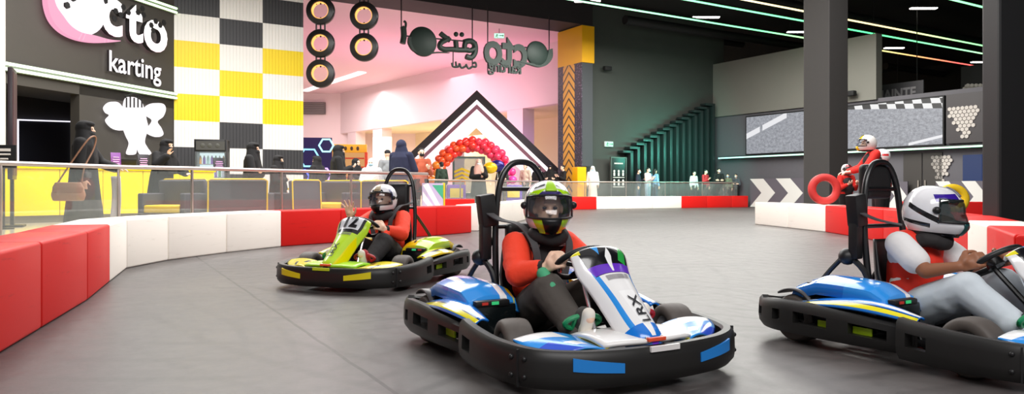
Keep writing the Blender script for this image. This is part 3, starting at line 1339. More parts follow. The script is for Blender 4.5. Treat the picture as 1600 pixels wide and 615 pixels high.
def hcres(pairs):
    o_ = smooth_path([hs(*a) - O for a, b in pairs], 5)
    i_ = smooth_path([hs(*b) - O for a, b in pairs], 5)
    bm = BM()
    F_ = [[bm.verts.new(p - B * s) for p in l] for l in (o_, i_) for s in (.08, -.08)]
    for k in range(len(o_) - 1):
        for a, b in ((0, 1), (1, 3), (3, 2), (2, 0)):
            bm.faces.new((F_[a][k], F_[a][k + 1], F_[b][k + 1], F_[b][k]))
    bmesh.ops.recalc_face_normals(bm, faces=bm.faces[:])
    obj('swoosh', bm, M_hs, root)


def htext(s, px0, px1, pyc, bold, sq, ext=.06):
    a, b = hs(px0, pyc), hs(px1, pyc)
    vs, _ = text_geo(s, 1, bold, ext)
    w = max(v.x for v in vs) - min(v.x for v in vs)
    L = (b - a).length
    k = L / w
    bm = BM()
    text(bm, s, lambda v: (a + b) / 2 - O - A * (v.x * k) + UP * (v.y * k * sq) - B * v.z, 1, bold, ext)
    obj('lettering', bm, M_hs, root, False)


hdisc(839, 84, .56)
hcres([((862, 76), (856, 78)), ((862, 90), (853, 91)), ((854, 101), (846, 97)), ((842, 105), (837, 100)), ((826, 101), (825, 98)), ((808, 96), (808, 95))])
htext('cto', 756, 823, 80, .028, 1.2)
htext('karting', 763, 814, 106, .018, 1.1)
hdisc(661, 65, .60)
hcres([((638, 58), (644, 58)), ((638, 68), (646, 70)), ((646, 80), (654, 79)), ((662, 85), (668, 82)), ((684, 83), (684, 81)), ((702, 83), (702, 82.5))])
hstroke([(631, 33), (634, 36), (633, 44), (629, 41)], .05)
hstroke([(630, 42), (631, 56), (629, 68)], .12)
hstroke([(703, 63), (694, 57), (688, 52)], .11)
hstroke([(702, 60), (690, 66), (687, 73), (694, 77), (706, 77), (716, 78), (732, 78)], .11)
hstroke([(712, 64), (713, 76)], .11)
hstroke([(725, 66), (735, 64), (742, 70), (742, 82), (736, 90), (728, 88)], .12)
hstroke([(727, 66), (726, 76), (734, 79), (741, 76)], .11)
for p in ((712.5, 53.5), (721.5, 54)):
    bm = BM()
    ball(bm, hs(*p) - O, .1)
    obj('stroke', bm, M_hs, root)
for pts in (((706, 98), (708, 104), (716, 104), (718, 99)), ((718, 99), (721, 106), (728, 103)), ((728, 100), (732, 107), (738, 104)), ((738, 104), (744, 104), (743, 98), (738, 99)), ((712, 96), (713, 103))):
    hstroke(pts, .045, 'stroke', 6)
bm = BM()
for px, y0, y1 in ((627, 5, 42), (738, 18, 78), (762, 21, 112), (858, 34, 78), (708, 78, 102), (798, 88, 106), (738, 78, 104)):
    a, b = hs(px, y1) - O, hs(px, y0) - O
    if y0 < 40:
        b.z = 8.5 - O.z
    tube(bm, [a, b], .026, 6)
tube(bm, [hs(632, 56) - O, hs(745, 66) - O], .03, 6)
tube(bm, [hs(760, 70) - O, hs(850, 76) - O], .03, 6)
obj('hanging_rods', bm, mat('rod_black', '241a22', .5), root)
# small green exit light hanging in the mall
M_exit = glow('exit_face', 'c6ffe2', 1.3)


def exit_sign(p, w, label, rod=0., rz=0.):
    root = empty('exit_sign', p, rz, label, 'sign')
    bm = BM()
    box(bm, (0, 0, 0), (w, .08, w * .5), None, .01)
    obj('housing', bm, mat('exit_frame', 'd9e6df', .5), root)
    bm = BM()
    box(bm, (0, -.045, 0), (w * .94, .01, w * .44), None)
    obj('face', bm, M_exit, root)
    bm = BM()
    g = mat('exit_green', '2d8f63', .5)
    box(bm, (w * .18, -.053, 0), (w * .34, .006, w * .07))
    prism(bm, [(w * .33, -w * .12), (w * .44, 0), (w * .33, w * .12)], -.056, -.05, lambda a, b, h: Vector((a, h, b)))
    ball(bm, (-w * .2, -.05, w * .12), (w * .05, .008, w * .05), n=10)
    for q in (((-.2, .07), (-.25, -.05)), ((-.25, -.05), (-.14, -.17)), ((-.25, -.05), (-.36, -.13)), ((-.2, .07), (-.08, 0)), ((-.2, .07), (-.34, .02))):
        tube(bm, [(q[0][0] * w, -.05, q[0][1] * w), (q[1][0] * w, -.05, q[1][1] * w)], w * .03, 6)
    obj('pictogram', bm, g, root)
    if rod:
        bm = BM()
        tube(bm, [(0, 0, w * .25), (0, 0, rod)], .015, 6)
        obj('rod', bm, M_house, root)


p = at(780, 37, zat(56, 37))
exit_sign(p, .52, 'small pale green exit light hanging behind the mirrored lettering', 8.95 - p.z)
p, t = on_plane(951, 225, WS(0, 0, .05), A)
exit_sign(p, .5, 'pale green exit light on the dark wall left of the fins', 0, math.atan2(A.y, A.x))

# ---------------------------------------------------------------- fins (stepped screen wall)
root = empty('slatted_screen', WS(4, PLAT, 0), math.atan2(A.y, A.x), 'dark stepped fins rising to the right on the green-lit wall', 'wall screen')
nf = 14
t0 = on_plane(982, 240, WS(0, 0, .5), A)[1] - 4
t1 = on_plane(1120, 240, WS(0, 0, .5), A)[1] - 4
M_fin = mat('fin_black', '1f2a2a', .45)
M_teal = mat('fin_teal_panel', '1f7a68', .55, noise=.2, nscale=1)
for k in range(nf):
    x = t0 + (t1 - t0) * (k + .5) / nf
    w = (t1 - t0) / nf
    h = 2.75 + (5.35 - 2.75) * k / (nf - 1) - PLAT
    bm = BM()
    box(bm, (x, -.30, h / 2), (.17, .42, h), None, .01)
    box(bm, (x - w * .55, -.30, h - .06), (w * 1.5, .42, .12), None, .01)
    obj('fin', bm, M_fin, root)
    bm = BM()
    box(bm, (x + w * .5, -.10, h / 2), (w * .9, .04, h - .1))
    obj('back_panel', bm, M_teal, root)
p = WS(on_plane(1050, 300, WS(0, 0, .8), A)[1], 3.0, 2.6)
l = area('teal_wash', p, 3.2, 150, (.15, 1, .75), size_y=.3)
l.rotation_euler = (R(72), 0, math.atan2(A.y, A.x))

# rules board left of the fins
p, t = on_plane(966, 275, WS(0, 0, .4), A)
root = empty('rules_board', WS(t, PLAT, .4), math.atan2(A.y, A.x), 'black framed rules board with white symbols standing left of the fins', 'board')
hb = zat(246, p.y) - PLAT
bm = BM()
box(bm, (0, 0, hb / 2), (.92, .06, hb), None, .01)
obj('panel', bm, mat('board_black', '1d1b1c', .4), root)
bm = BM()
for x in (-.46, .46):
    box(bm, (x, -.01, hb / 2), (.05, .09, hb))
box(bm, (0, -.01, hb), (.97, .09, .05))
obj('board_frame', bm, mat('board_frame', '6a6763', .4, .5), root)
bm = BM()
for k in range(9):
    box(bm, (-.24 + .06 * k, -.035, hb - .28), (.04, .008, .07))
for j, z in enumerate((hb - .75, hb - 1.2)):
    for x in (-.27, 0, .27):
        ball(bm, (x, -.035, z + .1), (.06, .01, .06), n=10)
        box(bm, (x, -.035, z - .05), (.1, .008, .16))
    box(bm, (0, -.035, z - .2), (.7, .008, .03))
obj('print', bm, mat('print_white', 'e6e0da', .6), root)

# small camera and speaker on the dark wall
for px, py, lab in ((948, 107, 'small black camera on the dark wall beside the amber column'), (1133, 130, 'small grey speaker where the dark and grey walls meet')):
    p, t = on_plane(px, py, WS(0, 0, .25), A)
    root = empty('wall_camera', p, math.atan2(A.y, A.x), lab, 'camera')
    bm = BM()
    box(bm, (0, -.05, 0), (.42, .22, .2), None, .04)
    obj('housing', bm, M_black, root)
    bm = BM()
    tube(bm, [(0, .0, .0), (0, .25, .06)], .04, 8)
    obj('bracket', bm, M_dark, root)
p, t = on_plane(1328, 146, WB(0, 0, .4), -B)
root = empty('wall_camera', p, math.atan2(-A.y, -A.x), 'black camera on the grey panel right of the grey pillar', 'camera')
bm = BM()
box(bm, (0, 0, 0), (.25, .5, .22), None, .04)
obj('housing', bm, M_black, root)
bm = BM()
tube(bm, [(-.3, 0, .1), (0, 0, .05)], .04, 8)
obj('bracket', bm, M_dark, root)


# ---------------------------------------------------------------- big LED screen
def screen_material():
    m = bpy.data.materials.new('screen_picture')
    m.use_nodes = True
    nt = m.node_tree
    b = nt.nodes['Principled BSDF']
    b.inputs['Base Color'].default_value = (.02, .02, .02, 1)
    L = nt.links.new
    uv = node(nt, 'ShaderNodeUVMap', uv_map='UVMap')
    sp = node(nt, 'ShaderNodeSeparateXYZ')
    L(uv.outputs[0], sp.inputs[0])

    def mth(op, *a):
        n = node(nt, 'ShaderNodeMath', operation=op)
        for i, x in enumerate(a):
            if isinstance(x, (int, float)):
                n.inputs[i].default_value = x
            else:
                L(x, n.inputs[i])
        return n.outputs[0]
    mp = node(nt, 'ShaderNodeMapping')
    mp.inputs['Scale'].default_value = (60, 14, 1)
    L(uv.outputs[0], mp.inputs[0])
    nz = node(nt, 'ShaderNodeTexNoise')
    nz.inputs['Scale'].default_value = 1.1
    nz.inputs['Detail'].default_value = 8
    nz.inputs['Roughness'].default_value = .85
    L(mp.outputs[0], nz.inputs[0])
    cr = node(nt, 'ShaderNodeValToRGB')
    cr.color_ramp.elements[0].position = .34
    cr.color_ramp.elements[0].color = lin('6a6c74')
    cr.color_ramp.elements[1].position = .68
    cr.color_ramp.elements[1].color = lin('c6c9d2')
    L(nz.outputs['Fac'], cr.inputs[0])
    u, v = sp.outputs[0], sp.outputs[1]
    # white lane marking at left
    lane = mth('MULTIPLY', mth('LESS_THAN', mth('ABSOLUTE', mth('SUBTRACT', mth('SUBTRACT', v, .48), mth('MULTIPLY', u, 1.9))), .075),
               mth('MULTIPLY', mth('LESS_THAN', u, .25), mth('SUBTRACT', 1, mth('LESS_THAN', mth('ABSOLUTE', mth('SUBTRACT', u, .095)), .008))))
    lane2 = mth('MULTIPLY', mth('LESS_THAN', mth('ABSOLUTE', mth('SUBTRACT', mth('SUBTRACT', v, -.83), mth('MULTIPLY', u, 1.0))), .03), mth('GREATER_THAN', u, .86))
    # slanted chequered flag at the top
    fv = mth('SUBTRACT', v, mth('SUBTRACT', .96, mth('MULTIPLY', mth('SUBTRACT', u, .52), .42)))
    a = mth('FLOOR', mth('MULTIPLY', mth('ADD', u, mth('MULTIPLY', fv, .05)), 26))
    bb = mth('FLOOR', mth('MULTIPLY', fv, 9))
    chk = mth('LESS_THAN', mth('ABSOLUTE', mth('SUBTRACT', mth('FRACT', mth('MULTIPLY', mth('ADD', a, bb), .5)), 0)), .25)
    reg = mth('MULTIPLY', mth('GREATER_THAN', fv, 0), mth('GREATER_THAN', u, .55))
    c = cr.outputs[0]

    def mix(c, f, col):
        mx = node(nt, 'ShaderNodeMix', data_type='RGBA')
        L(f, mx.inputs[0])
        L(c, mx.inputs[6])
        mx.inputs[7].default_value = lin(col)
        return mx.outputs[2]
    c = mix(c, mth('MAXIMUM', lane, lane2), 'f4f4f8')
    c = mix(c, reg, '26262a')
    c = mix(c, mth('MULTIPLY', reg, chk), 'f6f6f6')
    L(c, b.inputs['Emission Color'])
    b.inputs['Emission Strength'].default_value = .85
    return m


root = empty('led_screen', WB(1.79, 2.66, .1), math.atan2(-B.y, -B.x), 'huge grey LED screen with a chequered flag behind the grey pillar', 'screen')
sw_, sh_ = 9.7, 1.84
bm = BM()
box(bm, (sw_ / 2, 0, sh_ / 2), (sw_ + .12, .14, sh_ + .12), None, .01)
obj('cabinet', bm, M_black, root)
bm = BM()
surf(bm, lambda u, v: Vector((u * sw_, -.075, v * sh_)), 1, 1)
obj('display', bm, screen_material(), root, False)


# honeycomb panels and chevrons on the screen wall
def hexes(bm, px0, px1, py0, py1, off, n=9, slant=.35, seed=1):
    rnd = random.Random(seed)
    a, ta = on_plane(px0, py1, WB(0, 0, off), -B)
    b, tb = on_plane(px1, py0, WB(0, 0, off), -B)
    z0, z1 = a.z, b.z
    st = (tb - ta) / n
    rows = int((z1 - z0) / (st * .86))
    for j in range(rows):
        for i in range(n):
            t = ta + st * (i + .5 + .5 * (j % 2))
            fx = (i + .5) / n
            lo = slant * (1 - (j + .5) / rows)
            if fx < .62 * (1 - (j + .5) / rows) * slant * 2 - .1 or fx > .55 + .5 * (j + .5) / rows:
                continue
            z = z0 + st * .86 * (j + .5)
            r = st * .50
            prism(bm, [(t + r * cos(k * pi / 3 + pi / 6), z + r * sin(k * pi / 3 + pi / 6)) for k in range(6)], off, off + .03, lambda p, q, h: WB(p, q, h))


p, tA = on_plane(1480, 200, WB(0, 0, .1), -B)
p, tB = on_plane(1600, 200, WB(0, 0, .1), -B)
bm = BM()
prism(bm, [(tA, 2.66), (tB, 2.66), (tB, 4.56), (tA, 4.56)], .05, .18, lambda a, b, h: WB(a, b, h))
o = obj('wall_panel', bm, mat('panel_dark', '3a3639', .5))
tag(o, 'dark wall panel with pale honeycomb print right of the screen', 'panel')
bm = BM()
hexes(bm, 1481, 1528, 163, 228, .18, 7, .6)
oo = obj('honeycomb_print', bm, mat('hex_pale', 'c3bcb6', .6), o, False)
bm = BM()
hexes(bm, 1455, 1486, 241, 290, .03, 5, .4)
o = obj('wall_decal', bm, mat('hex_pale', 'c3bcb6', .6), None, False)
tag(o, 'pale honeycomb decal on the dark wall beside the door', 'decal')
bm = BM()
a, _ = on_plane(1500, 140, WB(0, 0, -4), -B)
for i in range(9):
    for j in range(6):
        px, py = 1508 + i * 6.5 - j * 3.2, 134 + j * 4
        if px > 1548:
            continue
        c_, t = on_plane(px, py, WB(0, 0, -4.7), -B)
        prism(bm, [(t + .14 * cos(k * pi / 3 + pi / 6), c_.z + .12 * sin(k * pi / 3 + pi / 6)) for k in range(6)], -4.98, -4.9, lambda p, q, h: WB(p, q, h))
o = obj('wall_decal', bm, mat('hex_pale', 'c3bcb6', .6), None, False)
tag(o, 'pale honeycomb decal high on the back wall beside the dark right pillar', 'decal')

M_cg = mat('chevron_grey', 'dedcd8', .5)
M_cd = mat('chevron_dark', '625d66', .5)


def chevron_board(px0, px1, py0, py1, lab, n, off):
    a, ta = on_plane(px0, py1, WB(0, 0, off), -B)
    b, tb = on_plane(px1, py0, WB(0, 0, off), -B)
    z0, z1 = .02, max(b.z, 1.2)
    zm = (z0 + z1) / 2
    root = empty('chevron_board', WB((ta + tb) / 2, 0, off), 0, lab, 'sign board')
    O = root.location.copy()
    bm = BM()
    prism(bm, [(ta, z0), (tb, z0), (tb, z1), (ta, z1)], off - .06, off, lambda p, q, h: WB(p, q, h) - O)
    obj('board', bm, M_cd, root)
    st = (tb - ta) / n
    bm = BM()
    for i in range(n):
        t = ta + st * i
        for (u0, u1) in ((0, .52),):
            prism(bm, [(t + u0 * st, z0), (t + u1 * st, z0), (min(tb, t + (u1 + .45) * st), zm), (min(tb, t + (u0 + .45) * st), zm)], off, off + .012, lambda p, q, h: WB(p, q, h) - O)
            prism(bm, [(min(tb, t + (u0 + .45) * st), zm), (min(tb, t + (u1 + .45) * st), zm), (t + u1 * st, z1), (t + u0 * st, z1)], off, off + .012, lambda p, q, h: WB(p, q, h) - O)
    obj('arrows', bm, M_cg, root, False)


chevron_board(1172, 1256, 278, 310, 'grey chevron arrow board left of the grey pillar', 2, .3)
chevron_board(1462, 1545, 286, 318, 'pale chevron arrow board behind the yellow tyre', 2, .3)
chevron_board(1382, 1418, 288, 318, 'short chevron arrow board left of the dark double door', 1, .3)

# dark double door
_, tA = on_plane(1412, 280, WB(0, 0, 0), -B)
_, tB = on_plane(1474, 280, WB(0, 0, 0), -B)
root = empty('door_1', WB((tA + tB) / 2, 0, 0))
root['kind'] = 'structure'
O = root.location.copy()
for k in range(2):
    ta, tb = tA + (tB - tA) * k / 2 + .02, tA + (tB - tA) * (k + 1) / 2 - .02
    bm = BM()
    prism(bm, [(ta, .02), (tb, .02), (tb, 2.35), (ta, 2.35)], .0, .06, lambda p, q, h: WB(p, q, h) - O)
    lf = obj('door_leaf', bm, mat('door_dark', '3b3836', .5), root)
    bm = BM()
    t = tb - .12 if k == 0 else ta + .12
    tube(bm, [WB(t, .95, .1) - O, WB(t, 1.25, .1) - O], .025, 8)
    obj('door_handle', bm, mat('door_steel', 'c8c2b8', .35, .6), lf)

# glowing blue window right of the door
_, tA = on_plane(1506, 260, WB(0, 0, 0), -B)
_, tB = on_plane(1536, 260, WB(0, 0, 0), -B)
bm = BM()
prism(bm, [(tA, 1.2), (tB, 1.2), (tB, 2.2), (tA, 2.2)], 0, .08, lambda p, q, h: WB(p, q, h))
o = obj('wall_screen_panel', bm, glow('blue_screen', '1f4a94', .4))
o.name = 'monitor'
tag(o, 'blue glowing monitor on the dark wall beside the right pillar', 'screen')

# hanging board with big letters
p, t = on_plane(1398, 148, WB(0, 0, -2), -B)
root = empty('hanging_board', p, math.atan2(-B.y, -B.x), 'dark hanging board with big pale letters right of the grey pillar', 'sign')
bm = BM()
box(bm, (0, 0, 0), (2.6, .08, 1.0), None, .01)
obj('panel', bm, mat('board_grey', '3c3a3f', .6), root)
bm = BM()
text(bm, 'MAINTE', lambda v: Vector((v.x * .52 + .05, -.05 - v.z, v.y * .62)), 1, .03, .01)
obj('lettering', bm, mat('letter_grey', '8b898c', .5), root, False)
bm = BM()
for x in (-1, 1):
    tube(bm, [(x, 0, .5), (x, 0, 9.6 - p.z)], .02, 6)
obj('hanging_rods', bm, M_house, root)

# ---------------------------------------------------------------- karts (local axes: +Y forward, +X driver's right)
M_plast = mat('bumper_black', '1f1e1d', .45, noise=.25, nscale=5)
M_rub = mat('kart_rubber', '57504b', .62, noise=.15, nscale=30)
M_tubeb = mat('tube_black', '121214', .32, spec=.6)
M_seat = mat('seat_black', '161617', .45)
M_chrome = mat('chrome', 'd8d8dc', .18, 1.)
M_rim = mat('rim_grey', 'a9a9ab', .35, .8)
M_strap = mat('belt_grey', '4c4a4c', .7)


def band(path, z_of, thick=.035, holes=(), n=6, lip=.02, out=.012):
    """moulded bumper wall following a plan path; holes = (segment from, to)"""
    P = smooth_path([Vector((p[0], p[1], 0)) for p in path], n)
    bm = BM()
    rows_o, rows_i = [], []
    N = len(P)
    for i, p in enumerate(P):
        t = (P[min(i + 1, N - 1)] - P[max(i - 1, 0)]).normalized()
        nrm = Vector((t.y, -t.x, 0))
        z0, z1 = z_of(i / (N - 1))
        h = z1 - z0
        ro = [p + nrm * o + UP * (z0 + h * f) for o, f in ((-.012, 0), (out, .18), (out + .004, .36), (out + .002, .70), (out - .002, .9), (-.006, 1.0))]
        ri = [p - nrm * (thick + e) + UP * (z0 + h * f) for e, f in ((0, 0), (0, .18), (0, .36), (0, .70), (lip, .92), (lip * .5, 1.0))]
        rows_o.append([bm.verts.new(v) for v in ro])
        rows_i.append([bm.verts.new(v) for v in ri])
    hole = set()
    for a, b in holes:
        hole |= set(range(a, b))
    for i in range(N - 1):
        for r in range(5):
            if r == 2 and i in hole:
                bm.faces.new((rows_o[i][2], rows_o[i + 1][2], rows_i[i + 1][2], rows_i[i][2]))
                bm.faces.new((rows_o[i][3], rows_i[i][3], rows_i[i + 1][3], rows_o[i + 1][3]))
                continue
            bm.faces.new((rows_o[i][r], rows_o[i + 1][r], rows_o[i + 1][r + 1], rows_o[i][r + 1]))
            bm.faces.new((rows_i[i][r], rows_i[i][r + 1], rows_i[i + 1][r + 1], rows_i[i + 1][r]))
        bm.faces.new((rows_o[i][5], rows_o[i + 1][5], rows_i[i + 1][5], rows_i[i][5]))
        bm.faces.new((rows_o[i][0], rows_i[i][0], rows_i[i + 1][0], rows_o[i + 1][0]))
    for a, b in holes:
        for k in (a, b):
            bm.faces.new((rows_o[k][2], rows_o[k][3], rows_i[k][3], rows_i[k][2]))
    for k in (0, N - 1):
        for r in range(5):
            bm.faces.new((rows_o[k][r], rows_o[k][r + 1], rows_i[k][r + 1], rows_i[k][r]))
    bmesh.ops.recalc_face_normals(bm, faces=bm.faces[:])
    return bm, P


FRONT = [(.625, .10), (.645, .30), (.64, .52), (.575, .72), (.42, .83), (.21, .875), (0, .885)]
FRONT = FRONT + [(-x, y) for x, y in FRONT[-2::-1]]


def kart_wheel(root, x, y, r, w, steer=0.):
    bm = BM()
    prof = []
    for k in range(21):
        a = 2 * pi * k / 20
        ca, sa = cos(a), sin(a)
        prof.append((r * .75 + r * .25 * math.copysign(abs(ca) ** .55, ca), w / 2 * math.copysign(abs(sa) ** .6, sa)))
    M = Matrix.Translation((x, y, r)) @ Matrix.Rotation(steer, 4, 'Z') @ Matrix.Rotation(pi / 2, 4, 'Y')
    lathe(bm, prof, 32, M)
    wh = obj('wheel', bm, M_rub, root)
    bm = BM()
    q = r * .54
    lathe(bm, [(0, -w * .20), (q * .35, -w * .20), (q * .4, -w * .10), (q * .85, -w * .10), (q, -w * .42), (q * 1.04, -w * .42), (q * 1.04, w * .42), (q, w * .42), (q * .85, w * .10), (q * .4, w * .10), (q * .35, w * .22), (0, w * .22)], 28, M)
    obj('rim', bm, M_rim, wh)
    bm = BM()
    for k in range(3):
        a = k * 2 * pi / 3
        for s in (-1, 1):
            ball(bm, M @ Vector((q * .6 * cos(a), q * .6 * sin(a), s * w * .12)), .012, n=8)
    obj('wheel_bolts', bm, M_chrome, wh)


def fair_fn(u, v):
    """steering fairing shield: u across 0..1, v from the top edge 0 to the nose tip 1"""
    a = (u - .5) * 2
    prof = [(.385, .585), (.410, .614), (.448, .590), (.490, .532), (.553, .475), (.636, .405), (.732, .318), (.815, .252), (.842, .200)]
    hw = [.150, .176, .186, .178, .152, .134, .124, .112, .086]
    s = v * (len(prof) - 1)
    i = min(int(s), len(prof) - 2)
    t = s - i

    def cr(l):
        p0 = l[max(0, i - 1)]
        p1, p2 = l[i], l[i + 1]
        p3 = l[min(len(l) - 1, i + 2)]
        return .5 * ((2 * p1) + (p2 - p0) * t + (2 * p0 - 5 * p1 + 4 * p2 - p3) * t * t + (3 * p1 - p0 - 3 * p2 + p3) * t ** 3)
    y, z = cr([p[0] for p in prof]), cr([p[1] for p in prof])
    w = cr(hw)
    # the sides roll away from the crown
    drop = .085 * abs(a) ** 2.6 * (.65 + .5 * min(1, v * 1.6))
    side = w * (a if abs(a) < .999 else math.copysign(1, a)) * (1 - .10 * abs(a) ** 4)
    return Vector((side, y - drop * .62, z - drop * .80))


def make_kart(loc, theta, label, S):
    root = empty('racing_kart', (loc[0], loc[1], 0), theta, label, 'kart', 'racing karts')
    root.scale = (S.get('scale', 1),) * 3
    # floor and frame
    bm = BM()
    prism(bm, [(-.27, -.45), (.27, -.45), (.30, .1), (.26, .72), (-.26, .72), (-.30, .1)], .055, .07, lambda a, b, h: Vector((a, b, h)))
    obj('floor_tray', bm, mat('tray_grey', '2a2a2c', .5, .3), root)
    bm = BM()
    for s in (-1, 1):
        tube(bm, [(s * .26, -.72, .10), (s * .30, -.3, .085), (s * .31, .2, .085), (s * .20, .7, .085), (s * .2, .8, .10)], .016, 8, sm=4)
        tube(bm, [(s * .30, -.15, .09), (s * .55, -.15, .12), (s * .57, -.45, .12), (s * .30, -.5, .09)], .014, 8)
    tube(bm, [(-.5, .38, .13), (.5, .38, .13)], .014, 8)
    tube(bm, [(-.52, -.58, .14), (.52, -.58, .14)], .022, 10)
    tube(bm, [(0, .22, .50), (0, .55, .15)], .014, 8)
    obj('frame_tubes', bm, M_tubeb, root)
    # wheels
    for s in (-1, 1):
        kart_wheel(root, s * .485, .39, .145, .14, S.get('steer', 0))
        kart_wheel(root, s * .455, -.60, .14, .20)
    # bumpers
    zf = lambda t: (.045, .205 + .05 * (abs(t - .5) * 2) ** 2.5)
    bm, P = band(FRONT, zf, .03, ((2, 5), (67, 70)))
    fb = obj('front_bumper', bm, M_plast, root)
    n_ = len(P)

    def on_front(t0, t1, f0, f1, g0, g1, m, name):
        """sticker on the outer face between path positions; f/g are heights at both ends"""
        bm = BM()
        K = 10
        ring = []
        for k in range(K + 1):
            t = t0 + (t1 - t0) * k / K
            i = t * (n_ - 1)
            a = int(i)
            p = P[a].lerp(P[min(a + 1, n_ - 1)], i - a)
            tn = (P[min(a + 1, n_ - 1)] - P[max(a - 1, 0)]).normalized()
            nr = Vector((tn.y, -tn.x, 0))
            z0, z1 = zf(t)
            w = k / K
            lo, hi = f0 + (g0 - f0) * w, f1 + (g1 - f1) * w
            ring.append([bm.verts.new(p + nr * o + UP * (z0 + (z1 - z0) * f)) for o, f in ((.020, lo), (.020, hi), (.008, hi), (.008, lo))])
        for a, b in zip(ring, ring[1:]):
            for j in range(4):
                bm.faces.new((a[j], a[(j + 1) % 4], b[(j + 1) % 4], b[j]))
        bm.faces.new(ring[0])
        bm.faces.new(ring[-1][::-1])
        bmesh.ops.recalc_face_normals(bm, faces=bm.faces[:])
        return obj(name, bm, m, fb)
    # +X end of the path is t=0
    for sgn in (0, 1):
        a, b = (.325, .415) if sgn == 0 else (.675, .585)
        on_front(a, b, .52, .86, .40, .66, S['sticker'], 'sticker')
    on_front(.468, .532, .88, 1.03, .88, 1.03, S['front_plate'], 'front_plate')
    for t in (.22, .245, .755, .78):
        i = int(t * (n_ - 1))
        tn = (P[i + 1] - P[i - 1]).normalized()
        nr = Vector((tn.y, -tn.x, 0))
        for f in (.3, .75):
            bm = BM()
            z0, z1 = zf(t)
            ball(bm, P[i] + nr * .014 + UP * (z0 + (z1 - z0) * f), (.012, .012, .012), n=10)
            obj('bolt_head', bm, M_seat, fb)
    bm = BM()
    for s in (-1, 1):
        t = .235 if s == 1 else .765
        i = int(t * (n_ - 1))
        tn = (P[i + 1] - P[i - 1]).normalized()
        nr = Vector((tn.y, -tn.x, 0))
        box(bm, P[i] + nr * .012 + UP * .13, (.007, .014, .16), frame_rot(tn, nr, UP))
    obj('seam', bm, M_black, fb)
    # side and rear bumper in one ring from side to side
    SIDE = [(.575, .16), (.61, -.05), (.63, -.30), (.63, -.52), (.615, -.70), (.55, -.83), (.38, -.885), (.18, -.90), (0, -.90)]
    SIDE = SIDE + [(-x, y) for x, y in SIDE[-2::-1]]
    zs = lambda t: (.065 + .05 * max(0, .5 - abs(abs(t - .5) * 2 - .0)) , .20 + .055 * sin(pi * min(1, (1 - abs(t - .5) * 2) * 1.3)) + (.02 if .3 < t < .7 else 0))
    hs_ = ((4, 9), (12, 18), (21, 23), (27, 30))
    nn_ = (len(SIDE) - 1) * 6
    bm, Q = band([(x, y) for x, y in SIDE][::-1], zs, .03, hs_ + tuple((nn_ - b, nn_ - a) for a, b in hs_))
    rb = obj('rear_bumper', bm, M_plast, root)
    for s in (-1, 1):
        for y in (-.12, -.34):
            bm = BM()
            box(bm, (s * .585, y, .145), (.012, .11, .04), None, .004)
            obj('inner_marking', bm, mat('marking_lime', 'a8c81e', .4), rb)
    # sloped side strips with stripes
    for s in (-1, 1):
        def fn(u, v, s=s):
            y = .17 - .72 * u
            edge = .585 + .035 * sin(pi * min(1, u * 1.1))
            bulge = .018 * sin(pi * v)
            zz = .205 + .052 * sin(pi * min(1, .15 + u * .75))
            x = edge - v * (.075 + .045 * sin(pi * u))
            return Vector((s * x, y, zz + v * .045 * sin(pi * min(1, .1 + u * .9)) + bulge))
        bm = BM()
        surf(bm, fn, 24, 6)
        solid(obj('side_strip', bm, S['strip'], root), .012, 0)

        # domed pod over the inner side, from the seat to the rear wheel
        def pod(u, v, s=s):
            y = -.02 - .62 * u
            x0, x1 = .23 + .02 * u, .545 - .05 * (1 - sin(pi * (.25 + .6 * u)))
            x = x0 + (x1 - x0) * v
            hump = (sin(pi * min(1, .10 + .80 * v)) ** .5) * .09
            z = .285 + hump * (.75 + .5 * sin(pi * (.1 + .75 * u))) - .045 * (1 - min(1, u * 6)) - .05 * max(0, u - .7) / .3
            if v < .02 or v > .98 or u < .01 or u > .99:
                z -= .05
            return Vector((s * x, y, z))
        bm = BM()
        surf(bm, pod, 26, 18)
        pd = obj('side_pod', bm, S['pod'], root)
        solid(pd, .012, 0)
        bm = BM()
        box(bm, (s * .385, -.05, .215), (.26, .10, .16), None, .02)
        box(bm, (s * .40, -.33, .20), (.28, .52, .15), None, .02)
        obj('pod_base', bm, mat('pod_base_black', '0c1214', .25, coat=.4), root)
        bm = BM()
        box(bm, (s * .40, -.015, .300), (.20, .05, .035), None, .012)
        dsh = obj('pod_panel', bm, M_seat, root)
        bm = BM()
        box(bm, (s * .39, .012, .303), (.04, .006, .016), None)
        obj('green_lamp', bm, glow('lamp_green', '39c97a', .8), dsh)
        bm = BM()
        box(bm, (s * .45, .012, .303), (.035, .006, .014), None)
        obj('red_lamp', bm, mat('lamp_red', 'd23a30', .4), dsh)
        bm = BM()
        ball(bm, (s * .47, -.50, .352), (.036, .055, .012), n=18)
        obj('pod_cap', bm, M_seat, pd)
        # grey wheel guard over the rear wheel
        bm = BM()

        def guard(u, v, s=s):
            a = pi * (.92 - .62 * u)
            return Vector((s * (.36 + .20 * v), -.60 - cos(a) * .165 * -1 * -1, .145 + sin(a) * .165))
        surf(bm, guard, 12, 4)
        solid(obj('wheel_guard', bm, mat('guard_grey', '4a484a', .4), root), .01, 0)

        # front pods beside the nose
        def fp(u, v, s=s):
            y = .545 + .255 * u - .06 * v * u
            x = .205 + (.575 - .205) * v - .16 * u * u * v
            z = .168 + .055 * sin(pi * (.15 + .7 * v)) - .02 * u + .03 * (1 - u) * v
            return Vector((s * x, y, z))
        bm = BM()
        surf(bm, fp, 16, 16)
        solid(obj('front_pod', bm, S['fpod'], root), .012, 0)
    # nose panel in the middle
    bm = BM()

    def nose(u, v):
        x = -.25 + .5 * u
        y = .50 + .335 * v - .05 * (2 * u - 1) ** 2 * v
        z = .215 + .02 * sin(pi * v) - .012 * (2 * u - 1) ** 4
        if v < .05:
            z -= .05
        return Vector((x, y, z))
